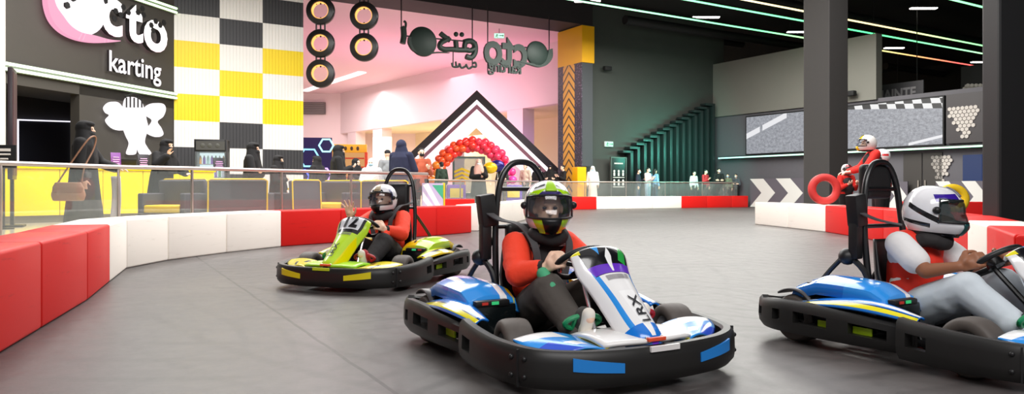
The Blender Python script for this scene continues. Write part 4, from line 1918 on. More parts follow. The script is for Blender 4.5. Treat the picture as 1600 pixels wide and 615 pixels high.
    surf(bm, nose, 16, 12)
    nz = solid(obj('nose_panel', bm, S['nose'], root), .02, 0)
    bm = BM()
    box(bm, (0, .838, .226), (.10, .02, .018), None, .004)
    obj('nose_sticker', bm, mat('nose_orange', 'e8532f', .4), nz)
    # fairing
    bm = BM()
    surf(bm, fair_fn, 36, 48)
    fr = solid(obj('front_fairing', bm, S['fairing'], root), .014, -1)

    def on_fair(u, v, off=.004):
        p = fair_fn(u, v)
        a, b = fair_fn(min(1, u + .01), v) - fair_fn(max(0, u - .01), v), fair_fn(u, min(1, v + .01)) - fair_fn(u, max(0, v - .01))
        n = a.cross(b).normalized()
        if n.z + n.y < 0:
            n = -n
        return p + n * off
    bm = BM()
    text(bm, 'LRX', lambda v: on_fair(.5 + S.get('lx', -.12) + v.y * .26, .72 - v.x * .09, .008), 1, .016)
    obj('lettering', bm, S['letter'], fr, False)
    if S.get('number'):
        bm = BM()
        text(bm, S['number'], lambda v: on_fair(.5 - v.x * .42, .285 - v.y * .30, .008), 1, .04)
        obj('number', bm, mat('number_black', '15151a', .4), fr, False)
    bm = BM()
    for a in (.30, .70):
        ball(bm, on_fair(a, .91, .0), .010, n=10)
    obj('screw', bm, M_chrome, fr)
    # clear strip / vent on the fairing below the plate
    bm = BM()
    surf(bm, lambda u, v: on_fair(.30 + .40 * u, .475 + .04 * v, .004), 10, 2)
    obj('vent_panel', bm, S['vent'], fr)
    # seat
    bm = BM()
    ctr = smooth_path([Vector((0, .06, .16)), Vector((0, -.10, .095)), Vector((0, -.26, .105)), Vector((0, -.34, .20)), Vector((0, -.37, .40)), Vector((0, -.395, .60))], 6)

    def seat(u, v):
        a = 2 * u - 1
        s = v * (len(ctr) - 1)
        i = min(int(s), len(ctr) - 2)
        p = ctr[i].lerp(ctr[i + 1], s - i)
        t = (ctr[i + 1] - ctr[i])
        n = Vector((0, -t.z, t.y)).normalized()
        if n.y + n.z * .3 < 0:
            n = -n
        w = .20 + .02 * sin(pi * v) - .05 * max(0, v - .8) / .2
        lift = (.13 * (1 - .55 * max(0, v - .65) / .35)) * abs(a) ** 3
        return p + Vector((w * a, 0, 0)) + n * lift
    surf(bm, seat, 20, 30)
    solid(obj('seat', bm, M_seat, root), .014, 0)
    # roll hoop, brace, head pad, belt box
    bm = BM()
    hp = [(.215, -.29, .12), (.20, -.35, .40), (.185, -.385, .68), (.15, -.40, .92), (.085, -.405, 1.035), (0, -.405, 1.062)]
    hp = hp + [(-x, y, z) for x, y, z in hp[-2::-1]]
    tube(bm, hp, .019, 12, sm=6)
    tube(bm, [(-.185, -.385, .68), (.185, -.385, .68)], .013, 8)
    tube(bm, [(-.155, -.40, .90), (.155, -.40, .90)], .013, 8)
    for s in (-1, 1):
        tube(bm, [(s * .19, -.385, .62), (s * .26, -.62, .34), (s * .26, -.72, .12)], .015, 8, sm=4)
    obj('roll_hoop', bm, M_tubeb, root)
    bm = BM()
    ph = S.get('pad', (.66, .88))
    box(bm, (0, S.get('pady', -.37), (ph[0] + ph[1]) / 2), (.25, .07, ph[1] - ph[0]), None, .034, 4)
    obj('head_pad', bm, M_seat, root)
    bm = BM()
    box(bm, (.235, -.40, .775), (.10, .075, .19), Matrix.Rotation(R(8), 3, 'Y'), .015)
    box(bm, (.245, -.40, .60), (.06, .06, .22), None, .012)
    obj('belt_box', bm, M_seat, root)
    bm = BM()
    ball(bm, (.25, -.45, .50), (.055, .05, .05), n=14)
    tube(bm, [(.25, -.43, .50), (.22, -.36, .42), (.21, -.32, .30)], .018, 8, sm=3)
    obj('side_knob', bm, M_seat, root)
    # belts
    bm = BM()

    def strap(pts, w=.022):
        P_ = smooth_path(pts, 5)
        L = []
        for i, p in enumerate(P_):
            t = (P_[min(i + 1, len(P_) - 1)] - P_[max(0, i - 1)]).normalized()
            sd = Vector((1, 0, 0)) - t * t.x
            sd = sd.normalized()
            up = t.cross(sd)
            L.append([bm.verts.new(p + sd * w * a + up * .003 * b) for a, b in ((-1, -1), (1, -1), (1, 1), (-1, 1))])
        for a, b in zip(L, L[1:]):
            for j in range(4):
                bm.faces.new((a[j], a[(j + 1) % 4], b[(j + 1) % 4], b[j]))
        bm.faces.new(L[0])
        bm.faces.new(L[-1][::-1])
    bd = S.get('belt', (.155, .135, .66))
    strap([(.25, -.40, .78), (.20, -.30, .725), (.13, -.185, .695), (.115, -.06, .60), (.09, -.05, .47), (.05, -.05, .30)][:(6 if S.get('belts', 1) else 3)])
    if S.get('belts', 1):
     strap([(-.16, -.40, .74), (-.145, -.30, .715), (-.125, -.185, .695), (-.115, -.06, .60), (-.09, -.05, .47), (-.05, -.05, .30)])
    obj('shoulder_belt', bm, M_strap, root)
    # steering wheel
    bm = BM()
    Msw = Matrix.Translation((0, .235, .515)) @ Matrix.Rotation(R(38), 4, 'X')
    ring = [Msw @ Vector((.150 * cos(a) * (1 if True else 1), .138 * sin(a), 0)) for a in [2 * pi * k / 32 for k in range(32)]]
    tube(bm, ring, .0155, 10, True)
    st = obj('steering_wheel', bm, M_seat, root)
    bm = BM()
    for a in (.15, pi - .15, -pi / 2):
        tube(bm, [Msw @ Vector((.145 * cos(a), .135 * sin(a), 0)), Msw @ Vector((.02 * cos(a), .02 * sin(a), -.02))], .012, 8)
    lathe(bm, [(0, .01), (.04, .01), (.045, -.03), (0, -.03)], 16, Msw)
    obj('spokes', bm, M_tubeb, st)
    # pedals and chrome stay
    for s, m in ((1, mat('pedal_green', '178a56', .4)), (-1, mat('pedal_red', 'b5222a', .4))):
        bm = BM()
        tube(bm, [(s * .165 + .10 * cos(a), .49 + .02 * sin(a), .262 + .034 * sin(a)) for a in [2 * pi * k / 20 for k in range(20)]], .013, 8, True)
        tube(bm, [(s * .165 - .05, .51, .292), (s * .165 - .05, .475, .232)], .010, 8)
        tube(bm, [(s * .165 + .05, .51, .292), (s * .165 + .05, .475, .232)], .010, 8)
        tube(bm, [(s * .165, .475, .230), (s * .165, .54, .07)], .012, 8)
        obj('pedal', bm, m, root, label='green pedal' if s > 0 else 'red pedal')
    bm = BM()
    for s in (-1, 1):
        tube(bm, [(s * .13, .42, .50), (s * .12, .54, .20)], .010, 8)
    obj('fairing_stay', bm, M_chrome, root)
    # front lamp of the frame
    return root


Y, W, K, BL = 'f2e500', 'ffffff', '15151a', '2f98f0'
BL2, DB = '1c7ce0', '2b55d8'
blue = dict(
    sticker=mat('sticker_blue', '2384d8', .35),
    front_plate=mat('plate_white', 'ece8e6', .35),
    strip=decal('strip_blue', BL2, [(Y, [(0, .10), (1.1, .06), (1.1, .24), (.85, .26), (0, .32)]), (W, [(0, .45), (.5, .45), (.35, .62), (0, .75)]), (K, [(0, .33), (1, .26), (1, .30), (0, .38)]),
                                    ('bfe0ff', [(.8, .4), (1, .36), (1, .8)]), (BL, [(.30, .62), (.75, .5), (.85, .9), (.3, 1.1)])]),
    pod=decal('pod_blue', BL2, [(BL, [(.0, .0), (.5, .0), (.4, 1), (0, 1)]), (W, [(.02, .36), (.30, .40), (.62, .30), (.02, .22)]), (W, [(.30, .72), (.62, .62), (.80, .74), (.35, .80)]),
                                (Y, [(.0, .08), (.35, .02), (.45, .07), (.1, .14)]), ('9fd0f5', [(.45, .5), (.9, .42), (.95, .5), (.5, .56)]), (W, [(.72, .20), (.95, .12), (.95, .22), (.78, .3)])]),
    fpod=decal('fpod_blue', BL, [(W, [(0, .45), (.35, .35), (.22, .95), (0, 1)]), (Y, [(0, .02), (1, .10), (1, .2), (0, .12)]), (DB, [(.5, .75), (1, .6), (1, 1), (.6, 1)]), (W, [(.55, .40), (.75, .30), (.8, .55), (.62, .62)])]),
    nose=mat('nose_white', 'f4f2f0', .3, coat=.4),
    fairing=decal('fairing_white', 'f7f6f6', [
        (BL, [(.16, .42), (.22, .42), (.27, .90), (.17, .90)]), (BL, [(.84, .42), (.78, .42), (.73, .90), (.83, .90)]),
        (BL2, [(.12, .80), (.30, .84), (.36, 1.01), (.0, 1.01)]), (BL2, [(.88, .80), (.70, .84), (.64, 1.01), (1, 1.01)]),
        (BL2, [(.0, .80), (1, .80), (1, 1.01), (0, 1.01)]), (W, [(.34, .60), (.66, .60), (.55, .90), (.45, .90)]),
        ('7a3fe0', [(.42, .955), (.62, .94), (.62, 1.0), (.42, 1.0)]),
        (K, [(.08, .10), (.92, .10), (.82, .46), (.18, .46)]), (Y, [(.0, .05), (.14, .06), (.14, .22), (.0, .16)]), (Y, [(1, .05), (.86, .06), (.86, .22), (1, .16)]),
        ('6a2fc8', [(.15, .37), (.85, .37), (.82, .455), (.18, .455)]), (W, [(.38, .14), (.56, .14), (.54, .30), (.64, .44), (.42, .44), (.44, .30)]),
        ('2fae4a', [(.10, .12), (.22, .12), (.34, .34), (.22, .38)]), ('3aa0f0', [(.58, .12), (.72, .12), (.62, .28)])]),
    letter=mat('letter_black', '24242a', .4), vent=glassy('vent_clear', '8f8a90', .55, .12), number=None)
G = 'b9e22c'
green = dict(
    sticker=mat('sticker_yellow', 'e8d81e', .35),
    front_plate=mat('plate_lime', 'c6d92c', .35),
    strip=decal('strip_yellow', 'f0cf12', [(K, [(0, .3), (1, .3), (.8, .5), (0, .5)]), ('c9e23a', [(0, .6), (.7, .6), (.4, 1), (0, 1)]), (K, [(.5, .65), (.8, .65), (.6, .85)])]),
    pod=decal('pod_yellow', 'f2d413', [(G, [(0, .5), (.6, .45), (.7, 1.1), (0, 1.1)]), (K, [(.1, .35), (.85, .28), (.85, .36), (.1, .42)]), ('fdf7b0', [(.2, .1), (.7, .05), (.7, .15), (.2, .2)])]),
    fpod=decal('fpod_yellow', 'f0dc10', [(K, [(.2, .3), (.5, .36), (.5, .45), (.2, .40)]), (K, [(.5, .6), (.9, .66), (.9, .76), (.5, .68)]), (G, [(0, 0), (1, 0), (1, .22), (0, .22)])]),
    nose=mat('nose_lime', 'a6e22e', .3, coat=.4),
    fairing=decal('fairing_lime', 'c3ea33', [
        (Y, [(.0, .6), (.14, .5), (.3, 1.01), (0, 1.01)]), (Y, [(1, .6), (.86, .5), (.7, 1.01), (1, 1.01)]), ('f08a1c', [(.9, .3), (1, .35), (.9, .8), (.84, .6)]), (Y, [(0, 0), (1, 0), (1, .07), (0, .07)]),
        (K, [(.10, .10), (.90, .10), (.84, .47), (.16, .47)]), ('e9edf2', [(.18, .15), (.82, .15), (.78, .41), (.22, .41)]), (K, [(.25, .93), (.75, .93), (.75, 1.01), (.25, 1.01)])]),
    letter=mat('letter_black', '24242a', .4), vent=glassy('vent_clear', '8f8a90', .55, .12), number='12')


def heading(fx, fy):
    return math.atan2(-fx, fy)


K_MAIN = ((.25, 4.05), heading(.477, -.879))
K_LEFT = ((-1.32, 7.25), heading(-.36, -.933))
K_RIGHT = ((2.43, 4.10), heading(.5, -.866))
make_kart(*K_MAIN, 'blue and white racing kart with a white lettered fairing in the centre', dict(blue, steer=R(-12), pad=(.48, .70), lx=-.03))
make_kart(*K_LEFT, 'yellow and lime racing kart numbered 12 before the red barriers', dict(green, scale=1.04, steer=R(8), pad=(.62, .92), lx=.02))
make_kart(*K_RIGHT, 'blue racing kart cut off by the right photo edge', dict(blue, steer=R(-4), pad=(.84, 1.05), pady=-.44, belts=0))

# ---------------------------------------------------------------- people
SKIN = mat('skin', 'f3c9ae', .5)
SKINB = mat('skin_brown', '9a6447', .5)
M_eye = mat('eye_dark', '181210', .25)
M_hair = mat('hair_black', '15110f', .6)


def hand(b, wrist, f, n, thumb, s=1., curl=.25, spread=.12):
    """palm, four fingers of different lengths and a thumb; f finger direction, n the way the palm faces, thumb the thumb side"""
    f = Vector(f).normalized()
    n = Vector(n)
    n = (n - f * n.dot(f)).normalized()
    l = f.cross(n).normalized()
    if l.dot(Vector(thumb)) < 0:
        l = -l
    w = Vector(wrist)
    kn = []
    for k, (off, ln) in enumerate(((.030, .082), (.010, .086), (-.011, .083), (-.030, .076))):
        p = w + (f * ln + l * off) * s
        b.cap(w + (f * .018 + l * off * .62) * s, .0145 * s, p, .0115 * s, 8)
        kn.append(p)
    b.ell(w + f * .045 * s, (.026 * s,) * 3, None, 10)
    for k, (p, L) in enumerate(zip(kn, (.068, .076, .071, .056))):
        d = (f + l * (spread * (1.5 - k) / 1.5)).normalized()
        ax = d.cross(n).normalized()
        q = p
        for j, fr in enumerate((.45, .30, .25)):
            d = Matrix.Rotation(curl * (.8 if j == 0 else 1.15), 3, ax) @ d
            q2 = q + d * L * fr * s
            b.cap(q, (.0098 - .0008 * j) * s, q2, (.0090 - .0008 * j) * s, 8)
            q = q2
    t0 = w + (f * .022 + l * .026) * s
    d = (f * .62 + l * .78 + n * .15).normalized()
    t1 = t0 + d * .038 * s
    d2 = (f * .85 + l * (.45 - curl * .5) + n * curl * .9).normalized()
    t2 = t1 + d2 * .030 * s
    t3 = t2 + (d2 + n * curl * .6).normalized() * .024 * s
    b.cap(t0, .0150 * s, t1, .0115 * s, 8).cap(t1, .0115 * s, t2, .0105 * s, 8).cap(t2, .0105 * s, t3, .0088 * s, 8)


def head_shape(b, c, M, s=1.):
    def P(x, y, z):
        return Vector(c) + M @ Vector((x * s, y * s, z * s))
    b.ell(P(0, -.008, .025), (.076 * s, .094 * s, .092 * s), M)
    b.ell(P(0, .018, -.035), (.060 * s, .072 * s, .078 * s), M)
    b.cap(P(0, .045, -.085), .026 * s, P(0, .06, -.080), .024 * s)
    b.cap(P(0, .084, .014), .009 * s, P(0, .106, -.022), .013 * s, 8)
    b.cap(P(-.03, .082, .030), .010 * s, P(.03, .082, .030), .010 * s, 8)
    b.cap(P(-.018, .083, -.056), .008 * s, P(.018, .083, -.056), .008 * s, 8)
    for x in (-1, 1):
        b.ell(P(x * .078, -.005, -.005), (.012 * s, .020 * s, .030 * s), M, 8)


def eyes(par, c, M, s=1.):
    for x in (-1, 1):
        bm = BM()
        ball(bm, Vector(c) + M @ Vector((x * .030 * s, .083 * s, .010 * s)), (.013 * s, .008 * s, .008 * s), M, 8)
        obj('eye', bm, M_eye, par)


# ---- helmet
def helmet(par, c, M, s, shell, chin, visor_m, trim=None):
    def fn(u, v, k=1.):
        ph = (u - .5) * 2 * pi
        th = R(-66 + 156 * v)
        fr = max(0, cos(ph))
        x = .128 * sin(ph) * (cos(th) ** .82 if cos(th) > 0 else 0)
        y = (.152 if cos(ph) > 0 else .146) * cos(ph) * (cos(th) ** .80 if cos(th) > 0 else 0)
        z = .142 * sin(th)
        if th < R(2):                                   # chin bar pushes forward
            y += .036 * fr ** 2 * min(1, (R(2) - th) / R(30))
        if z < -.112:
            z = -.112 + (z + .112) * .25 - .012 * fr
        return Vector(c) + M @ (Vector((x, y, z)) * s * k)

    def opening(u, v):
        ph = abs((u - .5) * 360)
        th = -66 + 156 * v
        return not (ph < 68 and -17 < th < 30 - 6 * (ph / 68) ** 2)
    bm = BM()
    surf(bm, fn, 72, 52, opening)
    bmesh.ops.remove_doubles(bm, verts=bm.verts, dist=.0004)
    h = solid(obj('helmet', bm, shell, par), .012 * s, -1)
    bm = BM()
    surf(bm, lambda u, v: fn(.5 + (u - .5) * .41, (66 - 20 + 53 * v) / 156, 1.022), 28, 14)
    solid(obj('visor', bm, visor_m, h), .003 * s, 0)
    # rim of the opening and the chin vent
    bm = BM()
    pts = [fn(.5 + a, (66 + t) / 156, 1.012) for a, t in [(-.195 + .39 * k / 12, 30.5 - 6 * (abs(k - 6) / 6) ** 2) for k in range(13)] + [(.195 - .39 * k / 12, -17.5) for k in range(13)]]
    tube(bm, pts, .006 * s, 8, True)
    obj('visor_rim', bm, M_seat, h)
    for k in (-1, 1):
        bm = BM()
        ball(bm, fn(.5 + k * .215, (66 + 6) / 156, 1.02), (.02 * s,) * 3, n=12)
        obj('pivot', bm, M_seat, h)
    bm = BM()
    surf(bm, lambda u, v: fn(.5 + (u - .5) * .13 * (1 - .2 * (1 - v)), (66 - 50 + 31 * v) / 156, 1.018), 16, 8)
    solid(obj('chin_guard', bm, chin, h), .008 * s, 0)
    bm = BM()
    surf(bm, lambda u, v: fn(.5 + (u - .5) * .09, (66 + 40 + 34 * v) / 156, 1.022), 8, 8)
    solid(obj('top_vent', bm, trim or M_seat, h), .008 * s, 0)
    bm = BM()
    lathe(bm, [(.078, -.01), (.088, -.018), (.090, .03), (.070, .03), (.078, -.01)], 24, Matrix.Translation(Vector(c) + M @ Vector((0, -.01, -.112)) * s) @ M.to_4x4() @ Matrix.Diagonal((s, s * 1.1, s, 1)))
    obj('lining', bm, M_seat, h)
    return h


M_visor = glassy('visor_smoke', '2a3348', .14, .045, .10)


def driver(kart, label, sc, suit, arms, headrot=(0, 0), hel=None, hs=1.05, head=(0, -.10, .79), skin=SKIN, short=False):
    (kx, ky), th = kart
    root = empty('person', (kx, ky, 0), th, label, 'person', 'kart drivers')
    root.scale = (sc,) * 3
    Mh = Matrix.Rotation(R(headrot[0]), 3, 'Z') @ Matrix.Rotation(R(headrot[1]), 3, 'X')
    H = Vector(head)
    neck = H + Vector((0, -.045, -.15))
    b = Blob()
    head_shape(b, H, Mh, .98)
    b.chain([H + Vector((0, -.02, -.06)), neck], [.050, .050])
    hip, chest = Vector((0, -.20, .19)), Vector((0, -.20, .45))
    b.chain([hip, Vector((0, -.215, .32)), chest, neck], [.10, .10, .105, .05])
    for s in (-1, 1):
        sh, el, wr = [Vector(p) for p in arms[0 if s > 0 else 1][:3]]
        b.chain([chest + Vector((0, 0, .09)), sh, el, wr], [.07, .050, .042, .027])
        f, n, tb, cu, sp = arms[0 if s > 0 else 1][3]
        hand(b, wr, f, n, tb, 1.12, cu, sp)
        kn, an = Vector((s * .175, .19, .375)), Vector((s * .165, .455, .20))
        b.chain([hip + Vector((s * .085, .02, 0)), kn, an], [.085, .062, .040])
        b.cap(an, .035, an + Vector((0, .09, .09)), .03)
    body = b.build('body', skin, root, .0075, 3)
    eyes(root, H, Mh, .98)
    # jacket with sleeves
    b = Blob()
    b.chain([hip + Vector((0, 0, .03)), Vector((0, -.205, .30)), chest, chest + Vector((0, .01, .12))], [.118, .120, .132, .100])
    b.cap(Vector((-.10, -.20, .52)), .085, Vector((.10, -.20, .52)), .085)
    b.cap(Vector((-.07, -.19, .35)), .10, Vector((.07, -.19, .35)), .10)
    for s in (-1, 1):
        sh, el, wr = [Vector(p) for p in arms[0 if s > 0 else 1][:3]]
        b.cap(Vector((s * .08, -.20, .545)), .082, sh, .078)
        if short:
            b.cap(sh, .078, sh.lerp(el, .62), .076)
        else:
            b.chain([sh, sh.lerp(el, .5), el, el.lerp(wr, .75)], [.079, .076, .072, .052])
            for k, (t, r) in enumerate(((.25, .078), (.6, .076), (.85, .074))):
                b.ell(sh.lerp(el, t) + Vector((s * .008 * (k % 2), 0, -.008)), r, None, 10)
    jk = b.build('jacket', suit['jacket'], root, .011, 5)
    if not short:
        for s in (-1, 1):
            sh, el, wr = [Vector(p) for p in arms[0 if s > 0 else 1][:3]]
            bm = BM()
            tube(bm, [el.lerp(wr, .62), el.lerp(wr, .78), el.lerp(wr, .99)], lambda t: .053 - .014 * t, 16)
            obj('cuff', bm, suit['cuff'], jk)
    # collar / vest
    b = Blob()
    if short:
        b.chain([Vector((0, -.20, .24)), Vector((0, -.205, .32)), chest + Vector((0, .012, 0)), chest + Vector((0, .02, .10))], [.136, .142, .153, .112])
        for s in (-1, 1):
            b.cap(Vector((s * .098, -.18, .572)), .098, Vector((s * .045, -.20, .40)), .108)
        b.cap(Vector((-.08, -.185, .33)), .10, Vector((.08, -.185, .33)), .10)
    else:
        b.cap(chest + Vector((0, .028, .02)), .118, chest + Vector((0, .03, .12)), .095)
        b.cap(Vector((-.125, -.18, .585)), .074, Vector((.125, -.18, .585)), .074)
        b.cap(chest + Vector((0, .03, -.10)), .105, chest + Vector((0, .02, 0)), .112)
    vs_ = b.build('vest', suit['vest'], root, .010, 5)
    b = Blob()
    for k in range(14):
        a, a2 = 2 * pi * k / 14, 2 * pi * (k + 1) / 14
        b.cap(neck + Vector((.095 * cos(a), .095 * sin(a) + .015, -.01 + .012 * sin(a * 3))), .042, neck + Vector((.095 * cos(a2), .095 * sin(a2) + .015, -.01 + .012 * sin(a2 * 3))), .042, 10)
    b.build('neck_scarf', suit['collar'], root, .010, 4)
    if not short:
        bm = BM()
        for s in (-1, 1):
            box(bm, (s * .085, -.095, .585), (.05, .012, .014), Matrix.Rotation(R(-12), 3, 'X'))
        obj('name_patch', bm, mat('patch_white', 'e9e6e6', .6), vs_)
    # trousers
    b = Blob()
    b.chain([Vector((0, -.20, .30)), hip], [.118, .128])
    for s in (-1, 1):
        kn, an = Vector((s * .175, .19, .375)), Vector((s * .165, .455, .20))
        h0 = hip + Vector((s * .085, .0, .0))
        b.chain([h0, h0.lerp(kn, .5), kn, kn.lerp(an, .5), an + Vector((0, -.01, .01))], [.108, .106, .090, .080, .068])
        b.ell(kn.lerp(an, .85) + Vector((s * .01, 0, 0)), .074, None, 10)
        b.ell(kn + Vector((0, .01, .012)), .086, None, 10)
        b.ell(h0.lerp(kn, .75) + Vector((s * .008, 0, -.01)), .095, None, 10)
    tr = b.build('trousers', suit['trousers'], root, .011, 4)
    for nm, col, s, p0, p1 in suit.get('stripes', ()):
        kn, an = Vector((s * .175, .19, .375)), Vector((s * .165, .455, .20))
        b = Blob()
        side = Vector(p0)
        b.cap(kn.lerp(an, p1[0]) + side * .074, .036, kn.lerp(an, p1[1]) + side * .066, .034)
        b.build(nm, col, tr, .009, 3)
    # shoes
    for s in (-1, 1):
        an = Vector((s * .165, .455, .20))
        b = Blob()
        b.cap(an + Vector((0, -.015, -.015)), .044, an + Vector((0, .0, .04)), .044)
        b.cap(an + Vector((0, .0, .0)), .044, an + Vector((0, .055, .10)), .038)
        b.ell(an + Vector((0, .045, .085)), (.047, .040, .055), None)
        sh = b.build('shoe', suit['shoe'], root, .008, 3)
        b = Blob()
        b.cap(an + Vector((0, .028, -.035)), .034, an + Vector((0, .088, .105)), .034)
        b.build('sole', suit['sole'], sh, .008, 2)
    helmet(root, H + Vector((0, 0, .005)), Mh, hs, hel[0], hel[1], hel[2], hel[3])
    return root


M_red = mat('suit_red', 'ff4526', .75, bump=.6, nscale=9)
M_sblk = mat('suit_black', '242122', .8, bump=.25, nscale=18)
M_char = mat('suit_charcoal', '4c4641', .8, bump=.3, nscale=12)
M_gpatch = mat('patch_green', '4aa77a', .7)
LIME = 'b4e81a'
hel_main = (decal('helmet_lime', 'f6f6f6', [
    (K, [(.0, .0), (1, .0), (1, .14), (0, .14)]), (LIME, [(.385, .08), (.445, .08), (.44, .31), (.36, .31)]), (LIME, [(.555, .08), (.615, .08), (.64, .31), (.56, .31)]), (K, [(.445, .08), (.555, .08), (.56, .32), (.44, .32)]),
    (LIME, [(.30, .56), (.42, .64), (.46, .74), (.32, .66)]), (LIME, [(.70, .56), (.58, .64), (.54, .74), (.68, .66)]), (LIME, [(.47, .72), (.53, .72), (.53, 1), (.47, 1)]),
    ('3a2f6a', [(.40, .62), (.60, .62), (.57, .68), (.43, .68)]), ('6a6a70', [(.33, .70), (.44, .78), (.44, .86), (.33, .78)]), ('6a6a70', [(.67, .70), (.56, .78), (.56, .86), (.67, .78)]),
    ('2d7fd8', [(.26, .40), (.29, .40), (.29, .50), (.26, .50)]), (K, [(.20, .20), (.33, .18), (.33, .24), (.20, .27)]), (LIME, [(.14, .3), (.22, .34), (.18, .56), (.1, .5)])], .15, .8),
    mat('chin_black', '131316', .3), M_visor, mat('vent_lime', 'a9dc28', .35))
hel_left = (decal('helmet_white', 'f2f2f6', [
    (K, [(.0, .0), (1, .0), (1, .15), (0, .15)]), (K, [(.40, .60), (.60, .60), (.58, .70), (.42, .70)]), ('c8b89a', [(.44, .66), (.56, .66), (.54, .95), (.46, .95)]),
    ('2a2f7a', [(.28, .4), (.31, .4), (.33, .7), (.29, .7)]), ('2a2f7a', [(.72, .4), (.69, .4), (.67, .7), (.71, .7)]), (K, [(.1, .45), (.24, .40), (.24, .46), (.1, .53)]), (K, [(.9, .45), (.76, .40), (.76, .46), (.9, .53)])], .15, .8),
    mat('chin_black', '131316', .3), M_visor, mat('vent_beige', 'b9a88a', .35))
hel_right = (decal('helmet_purple', 'f4f4f8', [
    (K, [(.0, .0), (1, .0), (1, .12), (0, .12)]), ('3b1f9a', [(.56, .62), (.72, .58), (.74, .70), (.56, .74)]), ('3b1f9a', [(.44, .62), (.28, .58), (.26, .70), (.44, .74)]),
    (K, [(.60, .58), (.70, .56), (.70, .60), (.60, .63)]), (K, [(.70, .28), (.88, .48), (.88, .55), (.68, .34)]), (K, [(.30, .28), (.12, .48), (.12, .55), (.32, .34)]),
    (K, [(.74, .2), (.95, .28), (.95, .33), (.74, .27)]), ('3b1f9a', [(.46, .74), (.54, .74), (.54, .9), (.46, .9)])], .15, .8),
    mat('chin_teal', '0f4a4a', .3, coat=.5), glassy('visor_dark', '16302e', .45, .15), mat('vent_grey', '7a7a84', .35))

WH = ((.172, .155, .492), ((-.25, .85, .45), (-.95, -.1, -.25), (0, -.5, .85), .95, .0))
WHL = ((-.172, .155, .492), ((.25, .85, .45), (.95, -.1, -.25), (0, -.5, .85), .95, .0))
driver(K_MAIN, 'person driving the central kart in a red sleeved suit and lime helmet', 1.0,
       dict(jacket=M_red, vest=M_sblk, cuff=M_sblk, collar=M_sblk, trousers=M_char, shoe=mat('shoe_grey', '3b3a38', .7), sole=mat('sole_white', 'e9e2d6', .6),
            stripes=(('green_patch', M_gpatch, 1, (.25, .1, .95), (-.10, .22)), ('red_stripe', M_red, -1, (.8, .1, .6), (.15, .75)))),
       (((.165, -.18, .585), (.245, .0, .445), WH[0], WH[1]), ((-.165, -.18, .585), (-.245, .0, .445), WHL[0], WHL[1])), (-24, -3), hel_main, 1.08)
driver(K_LEFT, 'person in a red suit and white helmet waving from the lime kart', 1.04,
       dict(jacket=M_red, vest=M_red, cuff=M_sblk, collar=M_sblk, trousers=M_sblk, shoe=mat('shoe_red', 'a8262a', .7), sole=mat('sole_white', 'e9e2d6', .6),
            stripes=(('red_stripe', M_red, -1, (-.2, -.1, .9), (-.1, .5)), ('red_stripe', M_red, 1, (-.6, .1, .8), (-.2, .6)))),
       (((.165, -.18, .585), (.215, .02, .50), (.165, .215, .60), ((-.02, .28, .95), (0, .95, -.25), (-1, 0, .1), .12, .55)), ((-.165, -.18, .585), (-.25, .0, .445), WHL[0], WHL[1])), (2, -4), hel_left, 1.0, (0, -.10, .765))
driver(K_RIGHT, 'person in a white shirt, red bib and jeans driving the right blue kart', 1.0,
       dict(jacket=mat('shirt_white', 'eceaea', .8, bump=.2, nscale=14), vest=mat('bib_red', 'e8301c', .75), cuff=M_sblk, collar=M_sblk,
            trousers=mat('jeans_pale', 'd2dbe2', .85, noise=.08, nscale=20), shoe=mat('shoe_dark', '2a2a2e', .7), sole=mat('sole_white', 'e9e2d6', .6)),
       (((.165, -.18, .585), (.215, .0, .455), WH[0], WH[1]), ((-.165, -.18, .585), (-.215, .0, .455), WHL[0], WHL[1])), (24, -5), hel_right, 1.05, (0, -.09, .765), SKINB, True)


# ---------------------------------------------------------------- standing people
def cloth(name, col):
    return mat('cloth_' + name, col, .85, bump=.25, nscale=10)


